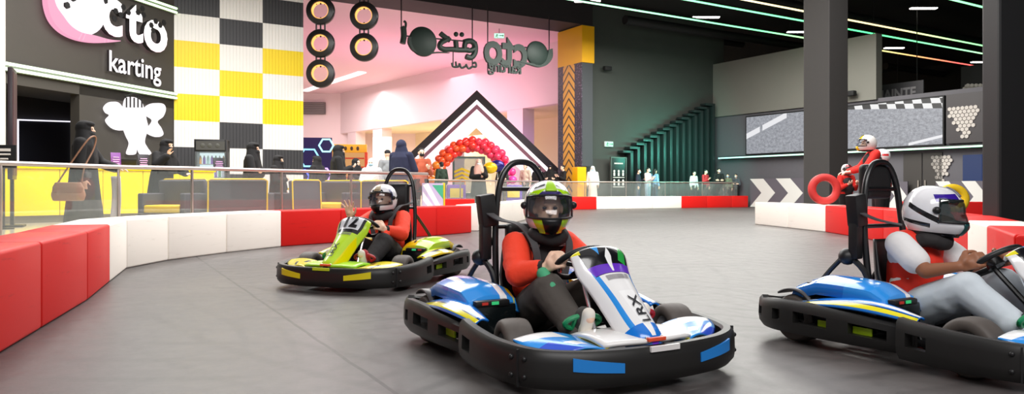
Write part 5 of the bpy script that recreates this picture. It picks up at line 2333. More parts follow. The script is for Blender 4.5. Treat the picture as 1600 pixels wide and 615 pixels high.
def visitor(px, d, top, rz, label, kind='casual', c=('black', '0e0d0f'), c2=('navy', '252a3a'), veil=False, mask=None, arms=('down', 'down'), hair='short',
            floor=PLAT, H=None, group=None, scarf=None, headyaw=0., skin=SKIN, lean=0., at_=None):
    p = at_ or at(px, d, floor)
    H = H or (zat(top, d) - floor)
    s = H / 1.74
    root = empty('person', p, R(rz), label, 'person', group)
    root.scale = (s * (1.12 if kind == 'abaya' else 1), s * (1.08 if kind == 'abaya' else 1), s)
    Mh = Matrix.Rotation(R(headyaw), 3, 'Z')
    ly = lean
    hc = Vector((0, .03 + ly, 1.60 - ly * .25))
    chest, hip = Vector((0, ly * .6, 1.27 - ly * .1)), Vector((0, 0, .94))
    b = Blob()
    head_shape(b, hc, Mh)
    b.chain([hc + Vector((0, -.02, -.06)), chest + Vector((0, 0, .18))], [.052, .055])
    b.chain([hip, chest, chest + Vector((0, 0, .13))], [.11, .115, .08])
    A_ = {}
    for s_, pose in ((1, arms[0]), (-1, arms[1])):
        sh = chest + Vector((s_ * .175, 0, .13))
        el, wr, hd = {
            'down': (Vector((s_ * .235, -.01, 1.10)), Vector((s_ * .25, .05, .86)), ((0, .1, -1), (-s_, 0, 0), (0, 1, 0), .3, .0)),
            'phone': (Vector((s_ * .235, .05, 1.10)), Vector((s_ * .12, .28, 1.22)), ((-s_ * .4, .7, .4), (-s_ * .3, -.3, .8), (0, -.2, 1), .55, .0)),
            'rail': (Vector((s_ * .26, .14, 1.12)), Vector((s_ * .20, .38, 1.03)), ((0, 1, -.1), (0, 0, -1), (-s_, 0, 0), .35, .1)),
            'cross': (Vector((s_ * .24, .08, 1.08)), Vector((-s_ * .05, .19, 1.12)), ((-s_, .1, .1), (0, -1, 0), (0, 0, 1), .3, .0)),
            'up': (Vector((s_ * .27, .14, 1.20)), Vector((s_ * .18, .30, 1.38)), ((0, .3, 1), (0, 1, 0), (-s_, 0, 0), .3, .1)),
            'reach': (Vector((s_ * .22, .25, 1.16)), Vector((s_ * .14, .50, 1.08)), ((0, 1, -.1), (0, 0, -1), (-s_, 0, 0), .5, .0)),
        }[pose]
        A_[s_] = (sh, el, wr)
        b.chain([sh, el, wr], [.05, .042, .028])
        hand(b, wr, hd[0], hd[1], hd[2], 1.0, hd[3], hd[4])
        b.chain([hip + Vector((s_ * .09, 0, 0)), Vector((s_ * .10, .01, .50)), Vector((s_ * .10, -.01, .08))], [.09, .06, .042])
        b.cap(Vector((s_ * .10, -.02, .045)), .035, Vector((s_ * .11, .14, .035)), .03)
    b.build('body', skin, root, .0105, 2)
    if not veil:
        eyes(root, hc, Mh)
    m1, m2 = cloth(*c), cloth(*c2)
    if kind in ('abaya', 'robe'):
        b = Blob()
        fo = .05 if kind == 'abaya' else .035
        wd = 1.15 if kind == 'abaya' else .9
        b.tris([ering((0, 0, .015), .27 * wd, .22 * wd, 28, fo * 1.4), ering((0, 0, .35), .245 * wd, .20 * wd, 28, fo), ering((0, 0, .70), .215 * wd, .17 * wd, 28, fo * .6), ering((0, ly * .1, .98), .195 * wd, .15 * wd, 28),
                ering((0, ly * .5, 1.22), .205, .145, 28), ering((0, ly * .6, 1.38), .185, .115, 28), ering((0, ly * .7, 1.46), .09, .08, 28)])
        for s_ in (-1, 1):
            sh, el, wr = A_[s_]
            b.chain([sh, el, el.lerp(wr, .85)], [.085, .085 if kind == 'abaya' else .068, .075 if kind == 'abaya' else .05])
        b.build('abaya' if kind == 'abaya' else 'robe', m1, root, .015, 4)
    else:
        b = Blob()
        b.chain([hip + Vector((0, 0, -.03)), hip + Vector((0, 0, .12)), chest, chest + Vector((0, 0, .10))], [.135, .13, .14, .11])
        b.cap(chest + Vector((-.10, 0, .11)), .085, chest + Vector((.10, 0, .11)), .085)
        b.cap(Vector((-.06, 0, 1.0)), .125, Vector((.06, 0, 1.0)), .125)
        b.cap(Vector((-.07, ly * .5, 1.2)), .12, Vector((.07, ly * .5, 1.2)), .12)
        for s_ in (-1, 1):
            sh, el, wr = A_[s_]
            b.chain([sh, el, el.lerp(wr, .8)], [.075, .066, .052])
        b.build('jacket', m1, root, .014, 4)
        b = Blob()
        b.cap(hip + Vector((-.05, 0, 0)), .125, hip + Vector((.05, 0, 0)), .125)
        for s_ in (-1, 1):
            b.chain([hip + Vector((s_ * .085, 0, -.03)), Vector((s_ * .10, .01, .50)), Vector((s_ * .10, -.01, .09))], [.11, .085, .068])
        b.build('trousers', m2, root, .014, 4)
    for s_ in (-1, 1):
        b = Blob()
        b.cap(Vector((s_ * .10, -.04, .05)), .048, Vector((s_ * .112, .14, .04)), .042)
        b.cap(Vector((s_ * .10, -.02, .05)), .048, Vector((s_ * .10, -.02, .10)), .045)
        b.build('shoe', cloth('shoe', '242222'), root, .012, 2)

    def hp(x, y, z):
        return hc + Mh @ Vector((x, y, z))
    if scarf:
        ms = cloth(*scarf)
        b = Blob()
        b.ell(hp(0, -.030, .025), (.100, .112, .122), Mh)
        b.ell(hp(0, -.035, -.06), (.098, .095, .10), Mh)
        b.tris([ering(hc + Vector((0, -.03, .0)), .100, .095, 24), ering(hc + Vector((0, -.02, -.12)), .138, .118, 24), ering(hc + Vector((0, -.03, -.24)), .215, .15, 24, .03),
                ering(hc + Vector((0, -.02, -.42)), .225, .165, 24, .05), ering(hc + Vector((0, -.02, -.55)), .215, .16, 24, .06)])
        if veil:
            b.ell(hp(0, .020, .085), (.080, .088, .050), Mh)
            b.ell(hp(0, .035, -.070), (.078, .082, .068), Mh)
            b.cap(hp(0, .055, -.09), .06, hp(0, .05, -.20), .075)
        b.build('head_scarf', ms, root, .0105, 3)
        if veil:
            eyes(root, hc, Mh)
    elif hair == 'short':
        b = Blob()
        b.ell(hp(0, -.020, .048), (.083, .095, .084), Mh)
        b.ell(hp(0, -.045, .0), (.080, .068, .075), Mh)
        b.build('hair', M_hair, root, .011, 2)
    elif hair == 'cap':
        b = Blob()
        b.ell(hp(0, -.01, .06), (.086, .10, .075), Mh)
        b.cap(hp(-.03, .09, .045), .015, hp(.03, .09, .045), .015)
        b.build('cap', cloth('cap', '1f2126'), root, .011, 2)
    elif hair == 'long':
        b = Blob()
        b.ell(hp(0, -.020, .045), (.088, .10, .09), Mh)
        b.cap(hp(0, -.06, .0), .075, hp(0, -.07, -.20), .07)
        b.build('hair', M_hair, root, .011, 2)
    if mask:
        b = Blob()
        b.ell(hp(0, .062, -.045), (.062, .050, .050), Mh)
        b.build('face_mask', mat('mask_' + mask[0], mask[1], .7), root, .0085, 2)
    return root


LB, WM, BK = ('lightblue', 'a9d3e8'), ('white', 'f0f0f2'), ('black', '141416')
BLK = ('black', '0e0d0f')
# near left, behind the near railing
p = at(131, 10.95, PLAT)
visitor(131, 10.95, 188, -72, 'woman-height person in black veil and robe gripping the near railing', 'abaya', BLK, veil=True, arms=('down', 'rail'), scarf=BLK)
visitor(252, 14.3, 215, -105, 'person in black veil bending at the counter below the white emblem', 'abaya', BLK, veil=True, arms=('up', 'rail'), scarf=BLK, lean=.10)
visitor(394, 13.9, 222, -88, 'person in black robe standing before the chequered wall, seen from the side', 'abaya', BLK, arms=('cross', 'cross'), scarf=BLK, veil=True)
visitor(434, 15.2, 242, -100, 'shorter person in black robe left of the chequered wall edge', 'abaya', ('soot', '151315'), veil=True, arms=('cross', 'down'), scarf=('soot', '151315'))
visitor(496, 17.4, 243, 70, 'person in black robe standing below the blue lit shop', 'abaya', ('soot', '151315'), arms=('down', 'down'), scarf=('soot', '151315'), veil=True)
visitor(528, 16.3, 226, -75, 'tall person in black robe right of the blue lit shop', 'abaya', BLK, arms=('phone', 'down'), scarf=BLK, veil=True)
visitor(553, 17.6, 246, -120, 'person with black head scarf leaning between the tall black robe and the pale coat', 'abaya', ('soot', '151315'), arms=('reach', 'reach'), scarf=BLK, lean=.06)
visitor(581, 16.8, 247, 175, 'person in a pale coat, white head scarf and blue face mask', 'abaya', ('palegrey', 'cfd3d8'), arms=('cross', 'down'), scarf=('white', 'eeeeee'), mask=LB)
visitor(606, 19.5, 233, 30, 'person in a grey jacket and dark cap behind the navy robe', 'casual', ('grey', '8a8d90'), ('darkgrey', '3a3b40'), hair='cap')
visitor(627, 16.6, 218, -25, 'person in a wide navy robe and head scarf seen from behind', 'abaya', ('navyrobe', '1f2440'), arms=('cross', 'cross'), scarf=('navyrobe', '1f2440'))
visitor(658, 18.2, 230, 200, 'person in an orange patterned jacket with a black face mask', 'casual', ('rust', 'b5573a'), ('black', '0e0d0f'), arms=('down', 'phone'), mask=BK)
# beyond the far railing
visitor(690, 28.5, 252, 40, 'person in a dark green jacket left of the balloon arch opening', 'casual', ('forest', '26382c'), ('black', '0e0d0f'))
visitor(748, 30.5, 248, 185, 'person in a black coat and pinkish head scarf under the balloon arch', 'abaya', BLK, arms=('cross', 'phone'), scarf=('blush', 'd9a79a'), mask=WM)
visitor(785, 31.5, 257, 170, 'person in a dark coat and white mask at the right foot of the balloon arch', 'casual', ('charcoal', '2b2a2c'), ('brown', '4a352a'), arms=('cross', 'cross'), mask=WM)
visitor(821, 34.2, 255, 150, 'person in a beige jacket behind the main kart roll hoop', 'casual', ('beige', 'cdbba6'), ('darkgrey', '3a3b40'))
visitor(841, 35.5, 259, 200, 'left person of two in black robes right of the beige jacket', 'abaya', BLK, veil=True, scarf=BLK)
visitor(860, 35.0, 258, 170, 'right person of two in black robes right of the beige jacket', 'abaya', BLK, veil=True, scarf=BLK, arms=('cross', 'cross'))
visitor(880, 33.9, 257, 110, 'person in a black shirt looking down beside the amber column', 'casual', BLK, ('tan', '9a806a'), arms=('phone', 'phone'), headyaw=10)
visitor(926, 34.0, 259, 175, 'person in a long white robe and white head cloth by the far railing', 'robe', ('whiterobe', 'f0ece4'), scarf=('white', 'eeeeee'), mask=LB)
visitor(997, 35.25, 263, -110, 'person in a navy jacket left of the pink shirt, before the fins', 'casual', ('navy', '2b3350'), ('denimdark', '2d3a55'), arms=('down', 'phone'), mask=LB)
visitor(1012, 35.45, 261, -130, 'person in a pale pink shirt before the fins', 'casual', ('pink', 'e6cfd0'), ('denim', '8fa3b5'), arms=('phone', 'phone'), mask=LB)
visitor(1023, 35.8, 263, -60, 'person with light blue top behind the pale pink shirt', 'casual', ('skyblue', '7fb0d8'), ('denimdark', '2d3a55'), hair='long')
visitor(1084, 36.4, 271, -150, 'person in a white and black top, leftmost of the far seated group', 'casual', ('offwhite', 'dcdcdc'), BLK, H=1.62)
visitor(1102, 36.6, 266, -140, 'person in a red top beside the white and black top', 'casual', ('crimson', 'b8262e'), ('black', '0e0d0f'), arms=('phone', 'down'), H=1.70)
visitor(1123, 36.9, 262, 180, 'person in black with white face mask, tallest of the far seated group', 'casual', BLK, BLK, arms=('cross', 'cross'), mask=WM, hair='long')
visitor(1137, 37.0, 270, 160, 'small person with blue mask between the two dark-clothed visitors at far right', 'casual', ('olive', '6a6f5a'), BLK, mask=LB, H=1.5)
visitor(1150, 37.4, 271, 150, 'person in a dark grey top, rightmost of the far seated group', 'casual', ('slate', '4a4d55'), BLK, mask=WM, arms=('cross', 'cross'), H=1.5)


# ---- three racers standing beyond the island
def racer(px, d, top, rz, label, hel, jc, lean, arms, headyaw=0., floor=0.):
    r = visitor(px, d, top, rz, label, 'casual', jc, BLK, arms=arms, hair=None, floor=floor, lean=lean, headyaw=headyaw)
    Mh = Matrix.Rotation(R(headyaw), 3, 'Z')
    hc = Vector((0, .03 + lean, 1.60 - lean * .25))
    helmet(r, hc + Vector((0, 0, .005)), Mh, 1.05, *hel)
    b = Blob()
    ch = Vector((0, lean * .6, 1.27))
    b.chain([Vector((0, .01, 1.0)), ch + Vector((0, .015, 0))], [.15, .155])
    b.cap(Vector((-.07, .01 + lean * .3, 1.1)), .14, Vector((.07, .01 + lean * .3, 1.1)), .14)
    b.build('vest', M_sblk, r, .013, 4)
    for s in (-1, 1):
        pass
    return r


hel_y = (decal('helmet_yellow', 'e9e6e0', [('f0c81e', [(.40, .6), (.60, .6), (.6, 1), (.4, 1)]), (K, [(.3, .56), (.7, .56), (.66, .62), (.34, .62)]), (K, [(0, 0), (1, 0), (1, .12), (0, .12)]), ('f0c81e', [(.42, .1), (.58, .1), (.56, .3), (.44, .3)])], .2, .6),
         mat('chin_yellow', 'e8bd18', .35), M_visor, M_seat)
hel_r = (decal('helmet_redwhite', 'ecebea', [('d8262a', [(.35, .62), (.65, .62), (.65, .8), (.35, .8)]), (K, [(0, 0), (1, 0), (1, .14), (0, .14)]), ('d8262a', [(.1, .4), (.25, .42), (.25, .52), (.1, .52)])], .2, .6),
         mat('chin_red', 'b5242a', .35), M_visor, M_seat)
RED = ('racered', 'd8281e')
racer(1374, 14.3, 208, 78, 'standing person in red jacket and yellow-white helmet beyond the island barrier', hel_y, RED, .16, ('reach', 'reach'), 5)
racer(1383, 15.3, 233, 60, 'person in red jacket and red-white helmet behind the yellow-helmeted racer', hel_r, RED, .02, ('down', 'down'))
racer(1322, 16.2, 257, 190, 'short person in red jacket and white helmet beside the grey pillar', hel_r, RED, .0, ('phone', 'phone'), 0)

# ---------------------------------------------------------------- yellow counter
c0, c1 = at(-60, 14.6), at(335, 18.6)
cd = (c1 - c0).normalized()
cn = Vector((cd.y, -cd.x, 0))                          # towards the hall
cl = (c1 - c0).length
root = empty('reception_counter', (c0.x, c0.y, PLAT), math.atan2(cd.y, cd.x), 'long bright yellow reception counter behind the near railing', 'counter')
bm = BM()
box(bm, (cl / 2, .38, .09), (cl - .1, .5, .18))
obj('plinth', bm, mat('plinth_steel', '9c9788', .2, .4), root)
bm = BM()
box(bm, (cl / 2, .36, .65), (cl, .62, .98), None, .01)
obj('carcass', bm, mat('counter_inner', '3a3630', .6), root)
M_cyel = mat('counter_yellow', 'ffe000', .3, coat=.3)
nP = 6
for k in range(nP):
    bm = BM()
    box(bm, (cl * (k + .5) / nP, .03, .65), (cl / nP - .012, .04, .99), None, .008)
    obj('front_panel', bm, M_cyel, root)
bm = BM()
box(bm, (cl / 2, .34, 1.17), (cl + .06, .74, .05), None, .01)
obj('worktop', bm, mat('counter_top', 'f2d400', .3), root)


def on_counter(px, back=.3):
    base = c0 + Vector((-cd.y, cd.x, 0)) * back
    p, t = on_plane(px, 250, base, cd)
    return Vector((p.x, p.y, PLAT + 1.196))


def card(px, w, h, m, label):
    p = on_counter(px)
    root = empty('menu_card', p, math.atan2(cd.y, cd.x), label, 'card')
    bm = BM()
    box(bm, (0, 0, h / 2 + .01), (w, .02, h), Matrix.Rotation(R(-8), 3, 'X'), .003)
    obj('sheet', bm, m, root)
    bm = BM()
    box(bm, (0, .02, .008), (w * .8, .12, .016), None, .004)
    obj('base', bm, M_seat, root)
    bm = BM()
    for k in range(4):
        box(bm, (0, -.016 + (k - 1.5) * .0 - .0 + .0, h * (.3 + .14 * k)), (w * (.7 - .1 * (k % 2)), .012, h * .05), Matrix.Rotation(R(-8), 3, 'X'))
    obj('print', bm, mat('print_pink', 'd9a8d8', .5), root)


card(181, .22, .36, mat('card_violet', '7a3f8e', .4), 'violet menu card standing on the yellow counter')
card(224, .26, .34, mat('card_black', '241f26', .4), 'black menu card standing on the yellow counter')
card(342, .30, .32, mat('card_charcoal', '2f2f33', .4), 'charcoal card on the counter end before the drinks fridge')
p = on_counter(201)
root = empty('till', p, math.atan2(cd.y, cd.x), 'dark till screen on the counter between the two cards', 'till')
bm = BM()
box(bm, (0, 0, .13), (.34, .03, .2), Matrix.Rotation(R(14), 3, 'X'), .006)
obj('screen', bm, M_seat, root)
bm = BM()
box(bm, (0, .03, .015), (.22, .2, .03), None, .005)
tube(bm, [(0, .03, .02), (0, .02, .12)], .02, 8)
obj('stand', bm, M_dark, root)

# framed dark poster and tall display at the far left
p = at(19, 14.0, 0)
root = empty('tall_display', (p.x, p.y, PLAT), R(117), 'tall thin dark display standing at the left photo edge', 'screen')
bm = BM()
box(bm, (0, 0, 1.95), (.55, .08, 2.1), None, .01)
obj('cabinet', bm, mat('display_maroon', '2a2026', .35), root)
bm = BM()
box(bm, (0, 0, .5), (.08, .06, .98), None)
box(bm, (0, 0, .02), (.5, .4, .04), None, .01)
obj('stand', bm, M_seat, root)
bm = BM()
box(bm, (0, -.045, 1.95), (.47, .01, 1.95))
obj('display', bm, glow('display_rose', '6a3040', .5), root)
p = at(6, 13.2, 0)
root = empty('poster_stand', (p.x, p.y, PLAT), R(8), 'black poster with pale print at the left photo edge', 'poster')
bm = BM()
box(bm, (0, 0, 1.30), (.42, .03, .42), None, .006)
obj('panel', bm, M_seat, root)
bm = BM()
tube(bm, [(0, 0, 0), (0, 0, 1.1)], .02, 8)
lathe(bm, [(0, 0), (.16, 0), (.16, .02), (0, .03)], 20)
obj('stand', bm, M_seat, root)
bm = BM()
for q in (((-.12, 1.34), (.12, 1.34)), ((-.08, 1.26), (.08, 1.26)), ((-.12, 1.18), (.12, 1.18))):
    tube(bm, [(q[0][0], -.02, q[0][1]), (q[1][0], -.02, q[1][1])], .014, 6)
box(bm, (0, -.018, 1.42), (.24, .01, .05))
obj('print', bm, mat('print_white', 'cfc8c2', .6), root)

# drinks fridge
p = at(329, 20.2, PLAT)
root = empty('drinks_fridge', p, R(14), 'black drinks fridge with lit glass door before the chequered wall', 'fridge')
fw, fh = .84, 2.08
bm = BM()
for x in (-fw / 2 + .03, fw / 2 - .03):
    box(bm, (x, .3, fh / 2), (.06, .62, fh), None, .006)
box(bm, (0, .3, .14), (fw, .62, .28), None, .006)
box(bm, (0, .6, fh / 2), (fw, .04, fh))
box(bm, (0, .3, fh - .17), (fw, .62, .34), None, .01)
obj('cabinet', bm, M_seat, root)
bm = BM()
box(bm, (0, -.015, fh - .17), (fw - .10, .02, .24))
obj('header', bm, glow('fridge_header', '8a867a', .35), root)
bm = BM()
text(bm, 'DRINKS', lambda v: Vector((v.x * .12, -.03 - v.z, fh - .17 + v.y * .16)), 1, .02, .01) if False else [ball(bm, (x, -.03, fh - .17), (.07, .01, .06), n=10) for x in (-.2, -.02, .18)]
obj('header_print', bm, mat('print_dark', '4a4a44', .5), root)
bm = BM()
box(bm, (0, .56, 1.0), (fw - .12, .02, 1.46))
obj('light_panel', bm, glow('fridge_light', 'd6eef2', 1.0), root)
for k in range(4):
    z = .32 + .36 * k
    bm = BM()
    box(bm, (0, .32, z), (fw - .13, .44, .02))
    obj('shelf', bm, M_chrome, root)
bm = BM()
box(bm, (0, -.01, 1.01), (fw - .04, .02, 1.46))
obj('door', bm, glassy('fridge_glass', 'e6f2f2', .08, .04), root)
fr_root, fr_p, fr_r = root, p, R(14)
cols_ = ('7a3fb0', '2f9a5a', 'c8d4e8', 'e0a030', '6a3fa8', '9fd0c8')
proto = {}
for k in range(4):
    for j in range(7):
        col = cols_[(j + k) % 6] if k else cols_[(j // 2) % 2 * 4]
        q = Matrix.Rotation(fr_r, 3, 'Z') @ Vector((-.30 + .1 * j, .26, .33 + .36 * k)) + fr_p
        if col not in proto:
            bm = BM()
            lathe(bm, [(0, 0), (.033, 0), (.035, .02), (.035, .16), (.016, .21), (.014, .235), (0, .235)], 12)
            b0 = obj('drink_bottle', bm, mat('drink_' + col, col, .3, emit=None))
            proto[col] = b0
            o = b0
        else:
            o = proto[col].copy()
            COL.objects.link(o)
        o.location = q
        tag(o, '%s bottle number counted out in the lit fridge' % 'small', 'bottle', 'bottles in the drinks fridge')
        o['label'] = 'small drink bottle on a shelf inside the lit fridge'


# ---------------------------------------------------------------- lounge chairs behind the railing
M_uph = mat('chair_charcoal', '45424a', .6, noise=.1)
M_ytrim = mat('chair_yellow', 'f5cf00', .45)


def armchair(px, d, w, rz, label):
    root = empty('lounge_chair', at(px, d, PLAT), R(rz), label, 'chair', 'lounge chairs behind the near railing')
    bm = BM()
    box(bm, (0, -.32, .52), (w, .10, .72), Matrix.Rotation(R(-5), 3, 'X'), .035, 3)
    obj('backrest', bm, M_uph, root)
    for s in (-1, 1):
        bm = BM()
        box(bm, (s * (w / 2 - .05), .0, .40), (.10, .66, .50), None, .03, 3)
        obj('armrest', bm, M_uph, root)
        for y in (-.26, .26):
            bm = BM()
            tube(bm, [(s * (w / 2 - .07), y, 0), (s * (w / 2 - .07), y, .17)], .02, 8)
            obj('leg', bm, M_ytrim, root)
    bm = BM()
    box(bm, (0, .02, .24), (w - .04, .66, .16), None, .02)
    obj('seat_base', bm, M_uph, root)
    bm = BM()
    box(bm, (0, .04, .38), (w - .21, .58, .14), None, .04, 3)
    obj('seat_cushion', bm, M_ytrim, root)
    bm = BM()
    tube(bm, [(-w / 2, -.385, .2), (-w / 2, -.36, .86), (-w / 2 + .05, -.36, .89), (w / 2 - .05, -.36, .89), (w / 2, -.36, .86), (w / 2, -.385, .2)], .014, 8)
    obj('piping', bm, M_ytrim, root)


armchair(270, 12.55, .86, 172, 'charcoal lounge chair with yellow seat left of the drinks fridge, facing the track')
armchair(379, 13.05, .98, 8, 'wide charcoal lounge chair with yellow piping seen from behind')
armchair(458, 14.2, .72, 60, 'charcoal lounge chair turned sideways, left of the red barrier run start')
armchair(522, 14.9, .86, 165, 'charcoal lounge chair with yellow seat above the red barrier run')
armchair(603, 15.5, .95, 5, 'charcoal lounge chair behind the waving driver')
armchair(345, 15.3, .80, 185, 'charcoal lounge chair half hidden behind the wide lounge chair')


def side_table(px, d, label):
    root = empty('side_table', at(px, d, PLAT), 0, label, 'table')
    bm = BM()
    lathe(bm, [(0, .70), (.36, .70), (.37, .72), (.36, .74), (0, .74)], 28)
    obj('tabletop', bm, M_ytrim, root)
    bm = BM()
    lathe(bm, [(0, 0), (.22, 0), (.22, .015), (.03, .04), (.03, .70), (0, .70)], 20)
    obj('pedestal', bm, M_seat, root)


side_table(458, 16.2, 'round yellow side table left of the blue lit shop')
side_table(308, 13.6, 'round yellow side table between the drinks fridge and the left lounge chair')

# handbag hanging from the arm of the veiled visitor
q = at(107, 10.45, .86)
root = empty('handbag', q, R(15), 'tan leather handbag hanging beside the veiled person at the near railing', 'bag')
b = Blob()
b.tris([ering((0, 0, -.13), .20, .06, 20), ering((0, 0, -.05), .225, .075, 20), ering((0, 0, .06), .20, .06, 20), ering((0, 0, .12), .17, .03, 20)])
b.build('bag_body', mat('bag_tan', 'b58868', .55, bump=.1), root, .012, 3)
b = Blob()
b.tris([ering((0, -.03, -.02), .19, .045, 20), ering((0, -.03, .06), .20, .052, 20), ering((0, -.01, .135), .17, .045, 20)])
b.build('flap', mat('bag_tan_dark', 'a3765a', .55), root, .012, 3)
bm = BM()
tube(bm, [(-.15, 0, .10), (.02, .06, .42), (.20, .20, .76), (.26, .34, .80), (.24, .30, .62), (.17, .12, .35), (.15, .05, .10)], .012, 8, sm=8)
obj('strap', bm, mat('bag_strap', '8a6248', .5), root)
# sheet of white paper held below the railing
q = at(180, 11.0, .78)
bm = BM()
surf(bm, lambda u, v: Vector(((u - .5) * .16 + .02 * sin(v * 3), .02 * sin(u * 4 + v * 2), (v - .5) * .62)), 6, 14)
o = solid(obj('paper_sheet', bm, mat('paper_white', 'ece6ea', .7)), .003)
o.location = q
tag(o, 'white sheet hanging from the hand of the veiled person at the railing', 'paper')

# printed glass panel closing the near railing
p0, p1 = at(660, 16.3), at(692, 16.9)
dd = (p1 - p0).normalized()
root = empty('printed_panel', (p0.x, p0.y, PLAT), math.atan2(dd.y, dd.x), 'glass panel with violet and white slanted stripes at the near railing end', 'panel')
pw = (p1 - p0).length
bm = BM()
surf(bm, lambda u, v: Vector((u * pw, 0, .03 + v * .82)), 1, 1)
solid(obj('glass', bm, decal('panel_print', 'c9b8dc', [(W, [(.0, .55), (.75, .0), (.95, .0), (.0, .78)]), (W, [(.0, .95), (.25, 1), (.98, .25), (.98, .05)]), ('4fb08a', [(.45, .95), (1, .95), (1, .55)]), ('8a4fc8', [(0, .2), (.3, 0), (0, 0)])], .1, .5), root, False), .02, 0)
bm = BM()
box(bm, (pw + .03, 0, .43), (.045, .045, .86), None, .006)
obj('end_post', bm, mat('post_yellow', 'd8c21e', .4), root)

# ---------------------------------------------------------------- mall furniture
# chevron portal with light bands
p = at(745, 38.0)
root = empty('chevron_portal', (p.x, p.y, PLAT), R(4), 'huge dark pointed portal with white light bands inside the mall', 'portal')
ht = 6.0 - PLAT
sl = .95


def vee(h_out, h_in, y0, y1, name, m):
    """inverted V between two apex heights"""
    bm = BM()
    for s in (-1, 1):
        pts = [(0, h_out), (s * h_out / sl, 0), (s * h_in / sl, 0), (0, h_in)]
        prism(bm, pts, y0, y1, lambda a, b, h: Vector((a, h, b)))
    bmesh.ops.remove_doubles(bm, verts=bm.verts, dist=.0005)
    obj(name, bm, m, root, False)


vee(ht, ht - .5, 0, 1.6, 'outer_frame', mat('portal_black', '2c2628', .5))
vee(ht - .5, ht - .72, -.05, 1.2, 'light_band', glow('portal_light', 'fff0f4', 1.5))
vee(ht - .72, ht - .98, .05, 1.4, 'inner_trim', mat('portal_mauve', '8a5a68', .5))
vee(ht - .98, ht - 1.85, .0, 1.2, 'light_band', glow('portal_light', 'fff0f4', 1.5))

# balloon arch
p = at(738, 33.6)
root = empty('balloon_arch', (p.x, p.y, PLAT), R(4), 'arch of orange, red and pink balloons inside the mall', 'balloon arch')
root.scale = (1.1, 1.1, 1.06)
rnd = random.Random(3)
bmesh_protos = {}


def balloon_mesh(name, m):
    bm = BM()
    lathe(bm, [(0, 1.0), (.35, .93), (.68, .72), (.90, .40), (.97, .05), (.90, -.32), (.70, -.66), (.42, -.92), (.16, -1.08), (.05, -1.13), (.09, -1.2), (0, -1.2)], 16)
    return obj(name, bm, m)


bcols = ['fdb62c', 'fc8c26', 'fa5c2a', 'f63a30', 'f63a50', 'fa4068', 'f64490', 'ec50b0']
nr = 23
for i in range(nr):
    a = pi - pi * i / (nr - 1)
    f = i / (nr - 1)
    c = Vector((1.62 * cos(a), 0, .25 + 2.35 * sin(a) ** .85))
    tg = Vector((-1.62 * sin(a), 0, 2.35 * cos(a))).normalized()
    nrm = Vector((-tg.z, 0, tg.x))
    for k in range(4):
        th = k * pi / 2 + i * .6
        q = c + (nrm * cos(th) + Vector((0, 1, 0)) * sin(th)) * .19
        ci = min(7, max(0, int(f * 7 + rnd.uniform(-.9, .9) + .5)))
        if ci not in bmesh_protos:
            o = balloon_mesh('balloon', mat('balloon_' + bcols[ci], bcols[ci], .22, coat=.4))
            bmesh_protos[ci] = o
        else:
            o = bmesh_protos[ci].copy()
            COL.objects.link(o)
        o.parent = root
        r_ = rnd.uniform(.15, .19)
        o.location = q
        o.scale = (r_, r_, r_)
        d = (q - c).normalized()
        o.rotation_euler = d.to_track_quat('Z', 'Y').to_euler()


def foil(px, py, d, r, col, label):
    bm = BM()
    ball(bm, (0, 0, 0), (r, r * .5, r * .8), n=20)
    q = at(px, d, zat(py, d))
    root = empty('foil_balloon', q, 0, label, 'balloon')
    obj('envelope', bm, mat('foil_' + col, col, .2, .35), root)
    bm = BM()
    tube(bm, [(0, 0, -r * .75), (.03, 0, -.7), (0, .05, PLAT - q.z + .95)], .008, 5, sm=4)
    obj('ribbon', bm, M_white, root)


foil(766, 262, 30.6, .30, 'e8c01e', 'shiny golden balloon held under the balloon arch')
foil(777, 259, 31.2, .32, '2c2470', 'dark violet balloon behind the golden balloon')

# glass kiosk with a yellow chevron sign
p = at(733, 36.0)
root = empty('glass_kiosk', (p.x, p.y, PLAT), R(6), 'glass kiosk with a yellow chevron sign inside the balloon arch', 'kiosk')
bm = BM()
for x in (-.75, .75):
    for y in (0, 1.2):
        box(bm, (x, y, 1.15), (.07, .07, 2.3))
for z in (.5, 2.28):
    for y in (0, 1.2):
        box(bm, (0, y, z), (1.5, .06, .06))
    for x in (-.75, .75):
        box(bm, (x, .6, z), (.06, 1.2, .06))
obj('frame', bm, mat('kiosk_frame', '4e6a66', .4), root)
for x0, y0, w_, rz in ((0, 0, 1.45, 0), (0, 1.2, 1.45, 0)):
    bm = BM()
    box(bm, (x0, y0, 1.4), (w_, .015, 1.7))
    obj('glass_pane', bm, glassy('kiosk_glass', '9fb5b0', .25, .08), root)
bm = BM()
box(bm, (0, .6, .25), (1.45, 1.2, .5))
obj('base', bm, mat('kiosk_base', '3a2a4e', .5), root)
bm = BM()
for k in range(3):
    z = 1.25 + .2 * k
    for s in (-1, 1):
        prism(bm, [(-.35, z), (-.35 + .38 * s, z - .16), (-.35 + .38 * s, z - .05), (-.35, z + .11)], -.06, -.03, lambda a, b, h: Vector((a, h, b)))
obj('chevron_sign', bm, mat('sign_yellow', 'f0d21e', .4), root)

